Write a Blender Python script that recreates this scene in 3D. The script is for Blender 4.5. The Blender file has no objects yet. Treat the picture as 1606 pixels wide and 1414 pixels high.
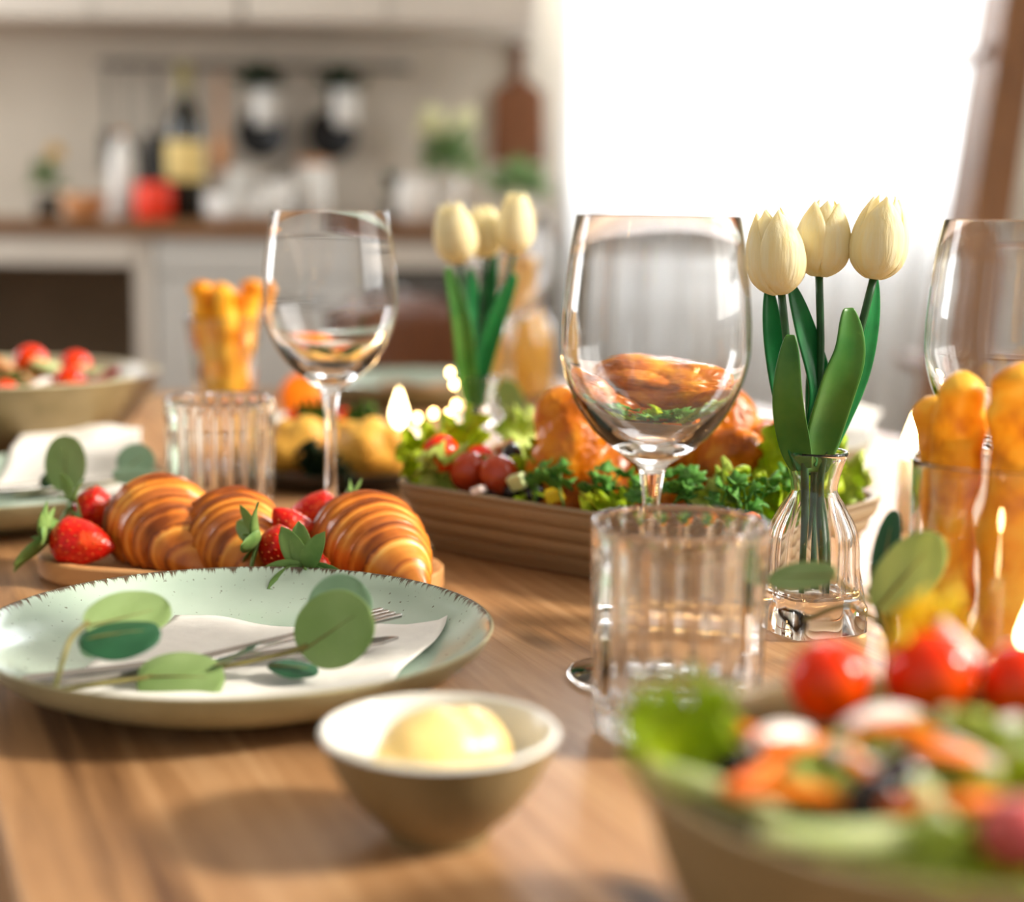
import bpy, bmesh, math, random
from mathutils import Vector, Matrix, Euler, noise

# ------------------------------------------------------------------ scene, camera, light
sc = bpy.context.scene
COL = sc.collection
PI = math.pi
TZ = 0.74                                    # height of the table top
FPX = 2500.0                                 # focal length in pixels of the 1606 x 1414 frame
PITCH = math.radians(8.46)
ROLL = math.radians(0.75)
CAM = Vector((0, 0, TZ + 0.22))
_f = Vector((0, math.cos(PITCH), -math.sin(PITCH)))
_u0 = Vector((0, math.sin(PITCH), math.cos(PITCH)))
_r0 = Vector((1, 0, 0))
_r = _r0 * math.cos(ROLL) + _u0 * math.sin(ROLL)
_u = _u0 * math.cos(ROLL) - _r0 * math.sin(ROLL)
cam_d = bpy.data.cameras.new('camera')
cam_d.sensor_fit = 'HORIZONTAL'
cam_d.sensor_width = 36.0
cam_d.lens = 36.0 * FPX / 1606.0
cam_d.clip_start = 0.02
cam_d.dof.use_dof = True
cam_d.dof.focus_distance = 0.83
cam_d.dof.aperture_fstop = 3.2
cam_o = bpy.data.objects.new('camera', cam_d)
COL.objects.link(cam_o)
M = Matrix((_r, _u, -_f)).transposed().to_4x4()
M.translation = CAM
cam_o.matrix_world = M
sc.camera = cam_o

world = bpy.data.worlds.new('world')
sc.world = world
world.use_nodes = True
world.node_tree.nodes['Background'].inputs[0].default_value = (1.0, 0.975, 0.93, 1)
world.node_tree.nodes['Background'].inputs[1].default_value = 0.42

SUN_DIR = Vector((0.88, -0.04, 0.56)).normalized()       # towards the sun
sd = bpy.data.lights.new('sun', 'SUN')
sd.energy = 4.7
sd.angle = math.radians(9)
sd.color = (1.0, 0.92, 0.79)
so = bpy.data.objects.new('sun', sd)
so.rotation_euler = SUN_DIR.to_track_quat('Z', 'Y').to_euler()
so.location = (2.5, 3, 3)
COL.objects.link(so)


def area(name, loc, target, sx, sy, power, col):
    d = bpy.data.lights.new(name, 'AREA')
    d.shape = 'RECTANGLE'
    d.size, d.size_y, d.energy, d.color = sx, sy, power, col
    o = bpy.data.objects.new(name, d)
    o.location = loc
    o.rotation_euler = (Vector(loc) - Vector(target)).to_track_quat('Z', 'Y').to_euler()
    COL.objects.link(o)


# daylight outside the back and right windows; left light added to brighten the kitchen
area('window_daylight_back', (0.62, 3.95, 1.72), (0.62, 3.0, 1.70), 1.10, 1.50, 90, (0.95, 0.98, 1.0))
area('window_daylight_right', (1.85, 0.95, 1.85), (0.6, 1.1, 1.60), 1.5, 1.80, 30, (1.0, 0.97, 0.92))
area('kitchen_fill_left', (-2.55, 2.55, 1.55), (-1.0, 3.15, 1.35), 1.3, 1.2, 34, (0.97, 0.985, 1.0))  # fill for the kitchen wall, shining through the added left window

sc.view_settings.view_transform = 'Standard'
sc.view_settings.look = 'None'
sc.view_settings.gamma = 1.0
sc.view_settings.use_curve_mapping = False
sc.view_settings.exposure = 0.60
sc.cycles.max_bounces = 14
sc.cycles.transmission_bounces = 14
sc.cycles.transparent_max_bounces = 16
sc.cycles.glossy_bounces = 6
sc.cycles.diffuse_bounces = 4
sc.cycles.sample_clamp_indirect = 6.0
sc.cycles.use_denoising = True

random.seed(7)
R = random.uniform


# ------------------------------------------------------------------ helpers: pixels to places
def ray(px, py):
    return (_f + _r * ((px - 803.0) / FPX) - _u * ((py - 707.0) / FPX))


def P(px, py, h=0.0):                        # point at height h above the table
    d = ray(px, py)
    t = (TZ + h - CAM.z) / d.z
    return CAM + d * t


def PD(px, py, Y):                           # point at distance Y from the camera, measured along the floor
    d = ray(px, py)
    return CAM + d * (Y / d.y)


def S(r, g, b):
    def c(v):
        v /= 255.0
        return v / 12.92 if v <= 0.04045 else ((v + 0.055) / 1.055) ** 2.4
    return (c(r), c(g), c(b), 1.0)


# ------------------------------------------------------------------ helpers: materials
MATS = {}


def newmat(name):
    m = bpy.data.materials.new(name)
    m.use_nodes = True
    nt = m.node_tree
    b = nt.nodes['Principled BSDF']
    return m, nt, b


def nd(nt, t, **kw):
    n = nt.nodes.new(t)
    for k, v in kw.items():
        setattr(n, k, v)
    return n


def ramp(nt, stops):
    n = nt.nodes.new('ShaderNodeValToRGB')
    e = n.color_ramp.elements
    while len(e) < len(stops):
        e.new(0.5)
    for i, (p, c) in enumerate(stops):
        e[i].position = p
        e[i].color = c
    return n


def mat(name, c1, c2=None, rough=0.5, scale=20, stretch=(1, 1, 1), bump=0.0, bscale=None, spec=0.5, metal=0, coat=0,
        sss=0.0, detail=4, trans=0.0, lo=0.35, hi=0.68, c3=None, sheen=0, emit=None, estr=0, ior=1.45, dist=0.0):
    if name in MATS:
        return MATS[name]
    m, nt, b = newmat(name)
    L = nt.links.new
    tc = nd(nt, 'ShaderNodeTexCoord')
    mp = nd(nt, 'ShaderNodeMapping')
    mp.inputs['Scale'].default_value = stretch
    L(tc.outputs['Object'], mp.inputs[0])
    nz = nd(nt, 'ShaderNodeTexNoise')
    nz.inputs['Scale'].default_value = scale
    nz.inputs['Detail'].default_value = detail
    nz.inputs['Distortion'].default_value = dist
    L(mp.outputs[0], nz.inputs['Vector'])
    if c2 is None:
        c2 = tuple(min(1, x * 0.88) for x in c1[:3]) + (1,)
    st = [(lo, c1), (hi, c2)] if c3 is None else [(lo, c1), ((lo + hi) / 2, c2), (hi, c3)]
    rp = ramp(nt, st)
    L(nz.outputs['Fac'], rp.inputs[0])
    L(rp.outputs[0], b.inputs['Base Color'])
    b.inputs['Roughness'].default_value = rough
    b.inputs['Specular IOR Level'].default_value = spec
    b.inputs['Metallic'].default_value = metal
    b.inputs['Coat Weight'].default_value = coat
    b.inputs['Coat Roughness'].default_value = 0.12
    b.inputs['IOR'].default_value = ior
    b.inputs['Transmission Weight'].default_value = trans
    b.inputs['Sheen Weight'].default_value = sheen
    if sss:
        b.inputs['Subsurface Weight'].default_value = sss
        b.inputs['Subsurface Radius'].default_value = (1.0, 0.5, 0.25)
        b.inputs['Subsurface Scale'].default_value = 0.004
    if emit:
        b.inputs['Emission Color'].default_value = emit
        b.inputs['Emission Strength'].default_value = estr
    if bump:
        n2 = nd(nt, 'ShaderNodeTexNoise')
        n2.inputs['Scale'].default_value = bscale or scale * 2
        n2.inputs['Detail'].default_value = 3
        L(mp.outputs[0], n2.inputs['Vector'])
        bp = nd(nt, 'ShaderNodeBump')
        bp.inputs['Strength'].default_value = bump
        bp.inputs['Distance'].default_value = 0.002
        L(n2.outputs['Fac'], bp.inputs['Height'])
        L(bp.outputs[0], b.inputs['Normal'])
    MATS[name] = m
    return m


def glass_mat(name='clear_glass', col=(1, 1, 1, 1), ior=1.47, rough=0.0):
    if name in MATS:
        return MATS[name]
    m, nt, b = newmat(name)
    nt.nodes.remove(b)
    g = nd(nt, 'ShaderNodeBsdfGlass')
    g.inputs['Color'].default_value = col
    g.inputs['IOR'].default_value = ior
    g.inputs['Roughness'].default_value = rough
    nt.links.new(g.outputs[0], nt.nodes['Material Output'].inputs[0])
    MATS[name] = m
    return m


def leaf_mat(name, c1, c2, trans=0.35, rough=0.5, scale=40, spec=0.35, stretch=(1, 1, 1), bump=0.15):
    """leaf: surface colour plus light passing through the blade"""
    if name in MATS:
        return MATS[name]
    m = mat(name, c1, c2, rough=rough, scale=scale, spec=spec, bump=bump, stretch=stretch)
    nt = m.node_tree
    b = nt.nodes['Principled BSDF']
    t = nd(nt, 'ShaderNodeBsdfTranslucent')
    src = b.inputs['Base Color'].links[0].from_socket
    nt.links.new(src, t.inputs[0])
    mx = nd(nt, 'ShaderNodeMixShader')
    mx.inputs[0].default_value = trans
    nt.links.new(b.outputs[0], mx.inputs[1])
    nt.links.new(t.outputs[0], mx.inputs[2])
    nt.links.new(mx.outputs[0], nt.nodes['Material Output'].inputs[0])
    return m


def wood_mat(name, c1, c2, c3, grain=(60, 3, 60), rough=0.45, bump=0.25, knots=0.0):
    """grain runs along local Y"""
    if name in MATS:
        return MATS[name]
    m, nt, b = newmat(name)
    L = nt.links.new
    tc = nd(nt, 'ShaderNodeTexCoord')
    mp = nd(nt, 'ShaderNodeMapping')
    mp.inputs['Scale'].default_value = grain
    L(tc.outputs['Object'], mp.inputs[0])
    n1 = nd(nt, 'ShaderNodeTexNoise')
    n1.inputs['Scale'].default_value = 1.0
    n1.inputs['Detail'].default_value = 7
    n1.inputs['Roughness'].default_value = 0.65
    n1.inputs['Distortion'].default_value = 0.6
    L(mp.outputs[0], n1.inputs['Vector'])
    mp2 = nd(nt, 'ShaderNodeMapping')
    mp2.inputs['Scale'].default_value = tuple(g * 0.13 for g in grain)
    L(tc.outputs['Object'], mp2.inputs[0])
    n2 = nd(nt, 'ShaderNodeTexNoise')
    n2.inputs['Scale'].default_value = 1.0
    n2.inputs['Detail'].default_value = 3
    L(mp2.outputs[0], n2.inputs['Vector'])
    mx = nd(nt, 'ShaderNodeMath', operation='ADD')
    L(n1.outputs['Fac'], mx.inputs[0])
    L(n2.outputs['Fac'], mx.inputs[1])
    hf = nd(nt, 'ShaderNodeMath', operation='MULTIPLY')
    hf.inputs[1].default_value = 0.5
    L(mx.outputs[0], hf.inputs[0])
    rp = ramp(nt, [(0.34, c3), (0.47, c2), (0.62, c1)])
    L(hf.outputs[0], rp.inputs[0])
    col = rp.outputs[0]
    if knots:
        vo = nd(nt, 'ShaderNodeTexVoronoi')
        vo.inputs['Scale'].default_value = knots
        mp3 = nd(nt, 'ShaderNodeMapping')
        mp3.inputs['Scale'].default_value = (1.6, 0.55, 1)
        L(tc.outputs['Object'], mp3.inputs[0])
        L(mp3.outputs[0], vo.inputs['Vector'])
        rk = ramp(nt, [(0.03, (1, 1, 1, 1)), (0.13, (0, 0, 0, 1))])
        L(vo.outputs['Distance'], rk.inputs[0])
        mm = nd(nt, 'ShaderNodeMix', data_type='RGBA')
        L(rk.outputs[0], mm.inputs[0])
        L(col, mm.inputs[6])
        mm.inputs[7].default_value = tuple(x * 0.35 for x in c3[:3]) + (1,)
        col = mm.outputs[2]
    L(col, b.inputs['Base Color'])
    b.inputs['Roughness'].default_value = rough
    b.inputs['Specular IOR Level'].default_value = 0.4
    bp = nd(nt, 'ShaderNodeBump')
    bp.inputs['Strength'].default_value = bump
    bp.inputs['Distance'].default_value = 0.001
    L(n1.outputs['Fac'], bp.inputs['Height'])
    L(bp.outputs[0], b.inputs['Normal'])
    MATS[name] = m
    return m


# ------------------------------------------------------------------ helpers: meshes and objects
class MB:
    def __init__(s):
        s.v, s.f, s.c = [], [], []

    def add(s, vf, mtx=None, tone=None):
        v, f = vf[0], vf[1]
        o = len(s.v)
        s.v += [mtx @ Vector(p) for p in v] if mtx else [Vector(p) for p in v]
        s.f += [tuple(i + o for i in q) for q in f]
        if len(vf) > 2:
            s.c += list(vf[2])
        return s

    def mesh(s, name, smooth=True):
        me = bpy.data.meshes.new(name)
        me.from_pydata([tuple(p) for p in s.v], [], s.f)
        bm = bmesh.new()
        bm.from_mesh(me)
        bmesh.ops.recalc_face_normals(bm, faces=bm.faces)
        bm.to_mesh(me)
        bm.free()
        if smooth:
            me.polygons.foreach_set('use_smooth', [True] * len(me.polygons))
        if s.c:
            a = me.attributes.new('tone', 'FLOAT', 'POINT')
            a.data.foreach_set('value', s.c)
        me.update()
        return me

    def build(s, name, m, parent=None, smooth=True, solid=0, subsurf=0, bevel=0, sharp=None):
        me = s.mesh(name, smooth)
        return link(name, me, m, parent, solid, subsurf, bevel, sharp)


def link(name, me, m, parent=None, solid=0, subsurf=0, bevel=0, sharp=None):
    o = bpy.data.objects.new(name, me)
    COL.objects.link(o)
    if m:
        me.materials.append(m)
    if parent:
        o.parent = parent
    if sharp:
        me.set_sharp_from_angle(angle=math.radians(sharp))
    if bevel:
        md = o.modifiers.new('bevel', 'BEVEL')
        md.width = bevel
        md.segments = 2
        md.limit_method = 'ANGLE'
        md.angle_limit = math.radians(40)
    if solid:
        md = o.modifiers.new('solid', 'SOLIDIFY')
        md.thickness = solid
        md.offset = 0
    if subsurf:
        md = o.modifiers.new('sub', 'SUBSURF')
        md.levels = subsurf
        md.render_levels = subsurf
    return o


def tag(o, label=None, cat=None, group=None, kind=None):
    if label:
        o['label'] = label
    if cat:
        o['category'] = cat
    if group:
        o['group'] = group
    if kind:
        o['kind'] = kind
    return o


def thing(name, label, cat, loc=(0, 0, 0), rot=(0, 0, 0), group=None):
    o = bpy.data.objects.new(name, None)
    COL.objects.link(o)
    o.empty_display_size = 0.02
    o.location = loc
    o.rotation_euler = rot
    return tag(o, label, cat, group)


def struct(name, mb, m, bevel=0):
    return tag(mb.build(name, m, smooth=False, bevel=bevel), kind='structure')


def box(x0, x1, y0, y1, z0, z1):
    v = [(x, y, z) for z in (z0, z1) for y in (y0, y1) for x in (x0, x1)]
    f = [(0, 2, 3, 1), (4, 5, 7, 6), (0, 1, 5, 4), (2, 6, 7, 3), (0, 4, 6, 2), (1, 3, 7, 5)]
    return v, f


def lathe(prof, seg=48, fn=None):
    v, f, rows = [], [], []
    for (r, z) in prof:
        if r < 1e-6:
            rows.append([len(v)])
            v.append((0, 0, z))
        else:
            row = []
            for i in range(seg):
                a = 2 * PI * i / seg
                if fn:
                    x, y = fn(r, z, a)
                else:
                    x, y = r * math.cos(a), r * math.sin(a)
                row.append(len(v))
                v.append((x, y, z))
            rows.append(row)
    for A, B in zip(rows, rows[1:]):
        if len(A) == 1 and len(B) == 1:
            continue
        for i in range(seg):
            j = (i + 1) % seg
            if len(A) == 1:
                f.append((A[0], B[j], B[i]))
            elif len(B) == 1:
                f.append((A[i], A[j], B[0]))
            else:
                f.append((A[i], A[j], B[j], B[i]))
    return v, f


def blob(seg=24, rings=16, fn=None):
    """sphere; fn(unit vector) -> point"""
    v, f = [], []
    v.append(Vector((0, 0, 1)))
    for j in range(1, rings):
        t = PI * j / rings
        for i in range(seg):
            a = 2 * PI * i / seg
            v.append(Vector((math.sin(t) * math.cos(a), math.sin(t) * math.sin(a), math.cos(t))))
    v.append(Vector((0, 0, -1)))
    for i in range(seg):
        f.append((0, 1 + i, 1 + (i + 1) % seg))
        f.append((len(v) - 1, 1 + (rings - 2) * seg + (i + 1) % seg, 1 + (rings - 2) * seg + i))
    for j in range(rings - 2):
        for i in range(seg):
            a, b = 1 + j * seg, 1 + (j + 1) * seg
            k = (i + 1) % seg
            f.append((a + i, b + i, b + k, a + k))
    if fn:
        v = [Vector(fn(p)) for p in v]
    return v, f


def ell(rx, ry, rz, seg=24, rings=16, amp=0.0, fr=2.0, off=(0, 0, 0)):
    o = Vector(off)

    def fn(p):
        k = 1 + amp * noise.noise(p * fr + o)
        return (p.x * rx * k, p.y * ry * k, p.z * rz * k)
    return blob(seg, rings, fn)


def sweep(pts, rad, seg=12, fn=None, up=Vector((0, 0, 1)), cap=True):
    """tube through pts; rad list or number; fn(k, a) multiplies the radius"""
    pts = [Vector(p) for p in pts]
    n = len(pts)
    if not hasattr(rad, '__len__'):
        rad = [rad] * n
    v, f = [], []
    side = None
    for k, p in enumerate(pts):
        t = (pts[min(k + 1, n - 1)] - pts[max(k - 1, 0)]).normalized()
        if side is None:
            side = t.cross(up)
            if side.length < 1e-4:
                side = t.cross(Vector((1, 0, 0)))
        side = (side - t * side.dot(t)).normalized()
        w = t.cross(side)
        for i in range(seg):
            a = 2 * PI * i / seg
            r = rad[k] * (fn(k, a) if fn else 1)
            v.append(p + side * (r * math.cos(a)) + w * (r * math.sin(a)))
    for k in range(n - 1):
        for i in range(seg):
            j = (i + 1) % seg
            f.append((k * seg + i, k * seg + j, (k + 1) * seg + j, (k + 1) * seg + i))
    if cap:
        v += [pts[0], pts[-1]]
        for i in range(seg):
            j = (i + 1) % seg
            f.append((n * seg, j, i))
            f.append((n * seg + 1, (n - 1) * seg + i, (n - 1) * seg + j))
    return v, f


def grid(nu, nv, fn):
    v, f = [], []
    for j in range(nv):
        for i in range(nu):
            v.append(Vector(fn(i / (nu - 1), j / (nv - 1))))
    for j in range(nv - 1):
        for i in range(nu - 1):
            a = j * nu + i
            f.append((a, a + 1, a + nu + 1, a + nu))
    return v, f


def smooth_path(pts, n=12):
    """Catmull-Rom through the points"""
    p = [Vector(q) for q in pts]
    p = [p[0] * 2 - p[1]] + p + [p[-1] * 2 - p[-2]]
    out = []
    m = len(p) - 3
    for k in range(n):
        s = k / (n - 1) * m
        i = min(int(s), m - 1)
        t = s - i
        a, b, c, d = p[i:i + 4]
        out.append(0.5 * ((2 * b) + (c - a) * t + (2 * a - 5 * b + 4 * c - d) * t * t + (3 * b - a - 3 * c + d) * t ** 3))
    return out


def frame(origin, ydir, normal):
    """matrix with local Y along ydir and local Z near normal"""
    y = Vector(ydir).normalized()
    z = Vector(normal)
    z = (z - y * z.dot(y)).normalized()
    x = y.cross(z)
    m = Matrix((x, y, z)).transposed().to_4x4()
    m.translation = Vector(origin)
    return m


def prism(outline, z0, z1):
    n = len(outline)
    v = [(x, y, z0) for x, y in outline] + [(x, y, z1) for x, y in outline]
    f = [tuple(range(n))[::-1], tuple(range(n, 2 * n))]
    f += [(i, (i + 1) % n, n + (i + 1) % n, n + i) for i in range(n)]
    return v, f


def copy_tree(o, parent=None):
    c = o.copy()
    COL.objects.link(c)
    if parent:
        c.parent = parent
    for ch in [x for x in bpy.data.objects if x.parent == o]:
        copy_tree(ch, c)
    return c


def remesh(mb, name, voxel, smooth=4, factor=0.6):
    me = mb.mesh(name)
    o = bpy.data.objects.new(name, me)
    COL.objects.link(o)
    md = o.modifiers.new('r', 'REMESH')
    md.mode = 'VOXEL'
    md.voxel_size = voxel
    sm = o.modifiers.new('s', 'SMOOTH')
    sm.iterations = smooth
    sm.factor = factor
    dg = bpy.context.evaluated_depsgraph_get()
    out = bpy.data.meshes.new_from_object(o.evaluated_get(dg))
    bpy.data.objects.remove(o)
    out.name = name
    out.polygons.foreach_set('use_smooth', [True] * len(out.polygons))
    return out


# ------------------------------------------------------------------ the room
m_wall = mat('wall_plaster', S(198, 188, 172), S(190, 180, 164), rough=0.85, scale=6, bump=0.1, bscale=60)
m_white = mat('white_paint', S(228, 224, 218), S(220, 216, 210), rough=0.5, scale=5)
m_floor = wood_mat('floor_wood', S(150, 118, 88), S(132, 100, 72), S(108, 80, 56), grain=(14, 1.2, 14), rough=0.5)
m_ceil = mat('ceiling_paint', S(226, 222, 214), S(218, 214, 206), rough=0.9, scale=5)
BY = 3.75                                   # inner face of the back wall
WX0, WX1, WZ0, WZ1 = 0.16, 1.04, 1.02, 2.45
struct('floor', MB().add(box(-2.4, 1.7, -1.2, 4.3, -0.05, 0)), m_floor)
struct('ceiling', MB().add(box(-2.5, 1.8, -1.2, 3.85, 3.1, 3.15)), m_ceil)
wl = MB()
wl.add(box(-2.5, -2.4, -1.2, 1.85, 0, 3.1)).add(box(-2.5, -2.4, 3.25, BY, 0, 3.1))
wl.add(box(-2.5, -2.4, 1.85, 3.25, 0, 0.9)).add(box(-2.5, -2.4, 1.85, 3.25, 2.2, 3.1))
struct('wall_left', wl, m_wall)
wb = MB()
wb.add(box(-2.4, WX0, BY, BY + 0.1, 0, 3.1)).add(box(WX1, 1.8, BY, BY + 0.1, 0, 3.1))
wb.add(box(WX0, WX1, BY, BY + 0.1, 0, WZ0)).add(box(WX0, WX1, BY, BY + 0.1, WZ1, 3.1))
struct('wall_back', wb, m_wall)
RY0, RY1, RZ0, RZ1 = 0.05, 1.75, 0.85, 2.98
wr = MB()
wr.add(box(1.7, 1.8, -1.2, RY0, 0, 3.1)).add(box(1.7, 1.8, RY1, BY, 0, 3.1))
wr.add(box(1.7, 1.8, RY0, RY1, 0, RZ0)).add(box(1.7, 1.8, RY0, RY1, RZ1, 3.1))
struct('wall_right', wr, m_wall)


def pane_mat():
    m, nt, b = newmat('window_pane_glass')
    nt.nodes.remove(b)
    t = nd(nt, 'ShaderNodeBsdfTransparent')
    g = nd(nt, 'ShaderNodeBsdfGlossy')
    g.inputs['Roughness'].default_value = 0.02
    x = nd(nt, 'ShaderNodeMixShader')
    x.inputs[0].default_value = 0.06
    nt.links.new(t.outputs[0], x.inputs[1])
    nt.links.new(g.outputs[0], x.inputs[2])
    nt.links.new(x.outputs[0], nt.nodes['Material Output'].inputs[0])
    return m


m_pane = pane_mat()


def window(name, axis, a0, a1, z0, z1, w, mull):
    """frame of rails and stiles with panes between, in the plane axis = w"""
    def bx(p0, p1, q0, q1, d):
        return box(p0, p1, w - d, w + d, q0, q1) if axis == 'y' else box(w - d, w + d, p0, p1, q0, q1)
    fr = MB()
    t = 0.045
    for q in ((a0, a1, z0, z0 + t), (a0, a1, z1 - t, z1), (a0, a0 + t, z0 + t, z1 - t), (a1 - t, a1, z0 + t, z1 - t)):
        fr.add(bx(*q, 0.025))
    o = struct(name, fr, m_white)
    xs = [a0 + t] + mull + [a1 - t]
    for k in mull:
        MB().add(bx(k - 0.02, k + 0.02, z0 + t, z1 - t, 0.02)).build('mullion', m_white, o, smooth=False)
    for p, q in zip(xs, xs[1:]):
        MB().add(bx(p + 0.02, q - 0.02, z0 + t, z1 - t, 0.002)).build('pane', m_pane, o, smooth=False)
    return o


w1 = window('window_1', 'y', WX0, WX1, WZ0, WZ1, BY + 0.06, [0.60])
MB().add(box(WX0 - 0.03, WX1 + 0.03, BY - 0.05, BY - 0.001, WZ0 - 0.03, WZ0)).build('window_sill', m_white, w1, smooth=False, bevel=0.004)
w3 = window('fill_window', 'x', 1.85, 3.25, 0.9, 2.2, -2.45, [2.55])  # unseen window, added to let extra light onto the kitchen wall
w2 = window('window_2', 'x', RY0, RY1, RZ0, RZ1, 1.75, [0.62, 1.19])


def curtain_mat():
    m, nt, b = newmat('sheer_curtain')
    L = nt.links.new
    b.inputs['Base Color'].default_value = (0.84, 0.88, 0.93, 1)
    b.inputs['Roughness'].default_value = 0.9
    tl = nd(nt, 'ShaderNodeBsdfTranslucent')
    tl.inputs[0].default_value = (0.95, 0.95, 0.94, 1)
    tp = nd(nt, 'ShaderNodeBsdfTransparent')
    wv = nd(nt, 'ShaderNodeTexNoise')
    wv.inputs['Scale'].default_value = 900
    tc = nd(nt, 'ShaderNodeTexCoord')
    L(tc.outputs['Object'], wv.inputs['Vector'])
    m1 = nd(nt, 'ShaderNodeMixShader')
    m1.inputs[0].default_value = 0.55
    L(b.outputs[0], m1.inputs[1])
    L(tl.outputs[0], m1.inputs[2])
    rp = ramp(nt, [(0.3, (0.30, 0.30, 0.30, 1)), (0.7, (0.20, 0.20, 0.20, 1))])
    L(wv.outputs['Fac'], rp.inputs[0])
    m2 = nd(nt, 'ShaderNodeMixShader')
    L(rp.outputs[0], m2.inputs[0])
    L(m1.outputs[0], m2.inputs[1])
    L(tp.outputs[0], m2.inputs[2])
    L(m2.outputs[0], nt.nodes['Material Output'].inputs[0])
    return m


m_curtain = curtain_mat()
m_steel = mat('brushed_steel', S(150, 148, 145), S(130, 128, 126), rough=0.3, metal=1, scale=30)
m_black = mat('black_metal', S(30, 30, 31), S(22, 22, 23), rough=0.45, scale=30)
cu = thing('curtain', 'white sheer curtain hanging to the floor over the bright window', 'curtain', (0, 0, 0))
MB().add(grid(181, 14, lambda u, v: (0.105 + 0.985 * u + 0.01 * math.sin(v * 5), BY - 0.20 + 0.028 * math.sin(u * 66 + 1.2 * math.sin(u * 9)) * (0.6 + 0.4 * v), 0.02 + 2.48 * (1 - v)))).build('cloth', m_curtain, cu)
MB().add(sweep([(0.02, BY - 0.20, 2.52), (1.18, BY - 0.20, 2.52)], 0.011, 12)).build('rod', m_steel, cu)
for x in (0.0, 1.2):
    MB().add(ell(0.02, 0.02, 0.02, 12, 8), Matrix.Translation((x, BY - 0.20, 2.52))).build('finial', m_steel, cu)

# ------------------------------------------------------------------ kitchen run on the back wall
CT = 0.938                                  # counter height
CY0 = 3.12                                  # front of the counter
m_counter = wood_mat('counter_wood', S(156, 116, 76), S(134, 94, 58), S(98, 66, 38), grain=(3, 50, 50), rough=0.4)
m_cab = mat('cabinet_lacquer', S(206, 198, 186), S(198, 190, 178), rough=0.45, scale=4)
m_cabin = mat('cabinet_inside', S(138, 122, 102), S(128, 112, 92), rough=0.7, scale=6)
m_fridge = mat('appliance_enamel', S(196, 194, 188), S(190, 188, 182), rough=0.3, scale=4)


def bxp(px, Y):
    return (px - 803.0) / FPX * Y * 1.005


o = MB().add(box(-2.35, 0.075, CY0, BY - 0.002, CT - 0.03, CT)).build('countertop', m_counter, smooth=False, bevel=0.003)
tag(o, 'long brown wooden countertop running along the kitchen wall', 'countertop')


def open_cabinet(x0, x1, label, shelf):
    c = thing('open_cabinet', label, 'cabinet', (0, 0, 0))
    zt = CT - 0.031
    MB().add(box(x0, x0 + 0.02, CY0 + 0.02, BY - 0.004, 0.08, zt)).build('side_panel', m_cab, c, smooth=False)
    MB().add(box(x1 - 0.035, x1, CY0 + 0.02, BY - 0.004, 0.08, zt)).build('side_panel', m_cab, c, smooth=False)
    MB().add(box(x0 + 0.02, x1 - 0.035, CY0 + 0.015, CY0 + 0.035, zt - 0.055, zt)).build('apron', m_cab, c, smooth=False)
    MB().add(box(x0 + 0.02, x1 - 0.035, BY - 0.02, BY - 0.006, 0.08, zt)).build('back_panel', m_cabin, c, smooth=False)
    MB().add(box(x0 + 0.02, x1 - 0.035, CY0 + 0.03, BY - 0.02, 0.08, 0.1)).build('bottom_panel', m_cabin, c, smooth=False)
    if shelf:
        MB().add(box(x0 + 0.02, x1 - 0.035, CY0 + 0.05, BY - 0.02, 0.46, 0.478)).build('shelf', m_cabin, c, smooth=False)
    return c


xa, xb = bxp(205, CY0), bxp(238, CY0)
open_cabinet(-2.3, -1.42, 'pale open base cabinet at the far left end of the counter', True)
open_cabinet(-1.415, xb, 'pale open base cabinet with a dark empty niche beside the white appliance', False)
ap = thing('dishwasher', 'white front built-in appliance under the counter behind the left breadsticks', 'appliance', (0, 0, 0))
xd = bxp(585, CY0)
MB().add(box(xb + 0.004, xd, CY0 + 0.03, BY - 0.01, 0.08, CT - 0.032)).build('body', m_fridge, ap, smooth=False)
MB().add(box(xb + 0.008, xd - 0.004, CY0 + 0.012, CY0 + 0.03, 0.1, CT - 0.11)).build('door', m_fridge, ap, smooth=False, bevel=0.004)
MB().add(box(xb + 0.008, xd - 0.004, CY0 + 0.014, CY0 + 0.03, CT - 0.105, CT - 0.036)).build('control_panel', m_fridge, ap, smooth=False, bevel=0.003)
MB().add(sweep([(xb + 0.1, CY0 - 0.01, CT - 0.15), (xd - 0.1, CY0 - 0.01, CT - 0.15)], 0.008, 10)).build('handle', m_steel, ap)
dk = thing('niche_cabinet', 'dark grey cabinet in place of the shaded open niche at the right counter end', 'cabinet', (0, 0, 0))
m_dark = mat('niche_shade', S(74, 70, 64), S(66, 62, 57), rough=0.4, scale=5)  # shade of an open niche, put into the colour of these fronts
MB().add(box(xd + 0.004, 0.07, CY0 + 0.03, BY - 0.01, 0.08, CT - 0.032)).build('body', m_dark, dk, smooth=False)
xm = (xd + 0.07) / 2
for a, b in ((xd + 0.008, xm - 0.003), (xm + 0.003, 0.066)):
    d = MB().add(box(a, b, CY0 + 0.012, CY0 + 0.03, 0.1, CT - 0.09)).build('door', m_dark, dk, smooth=False, bevel=0.003)
    MB().add(sweep([((a + b) / 2 - 0.05, CY0, CT - 0.13), ((a + b) / 2 + 0.05, CY0, CT - 0.13)], 0.006, 8)).build('handle', m_steel, d)
MB().add(box(xd + 0.008, 0.066, CY0 + 0.014, CY0 + 0.03, CT - 0.085, CT - 0.034)).build('top_rail', m_cab, dk, smooth=False)

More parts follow.
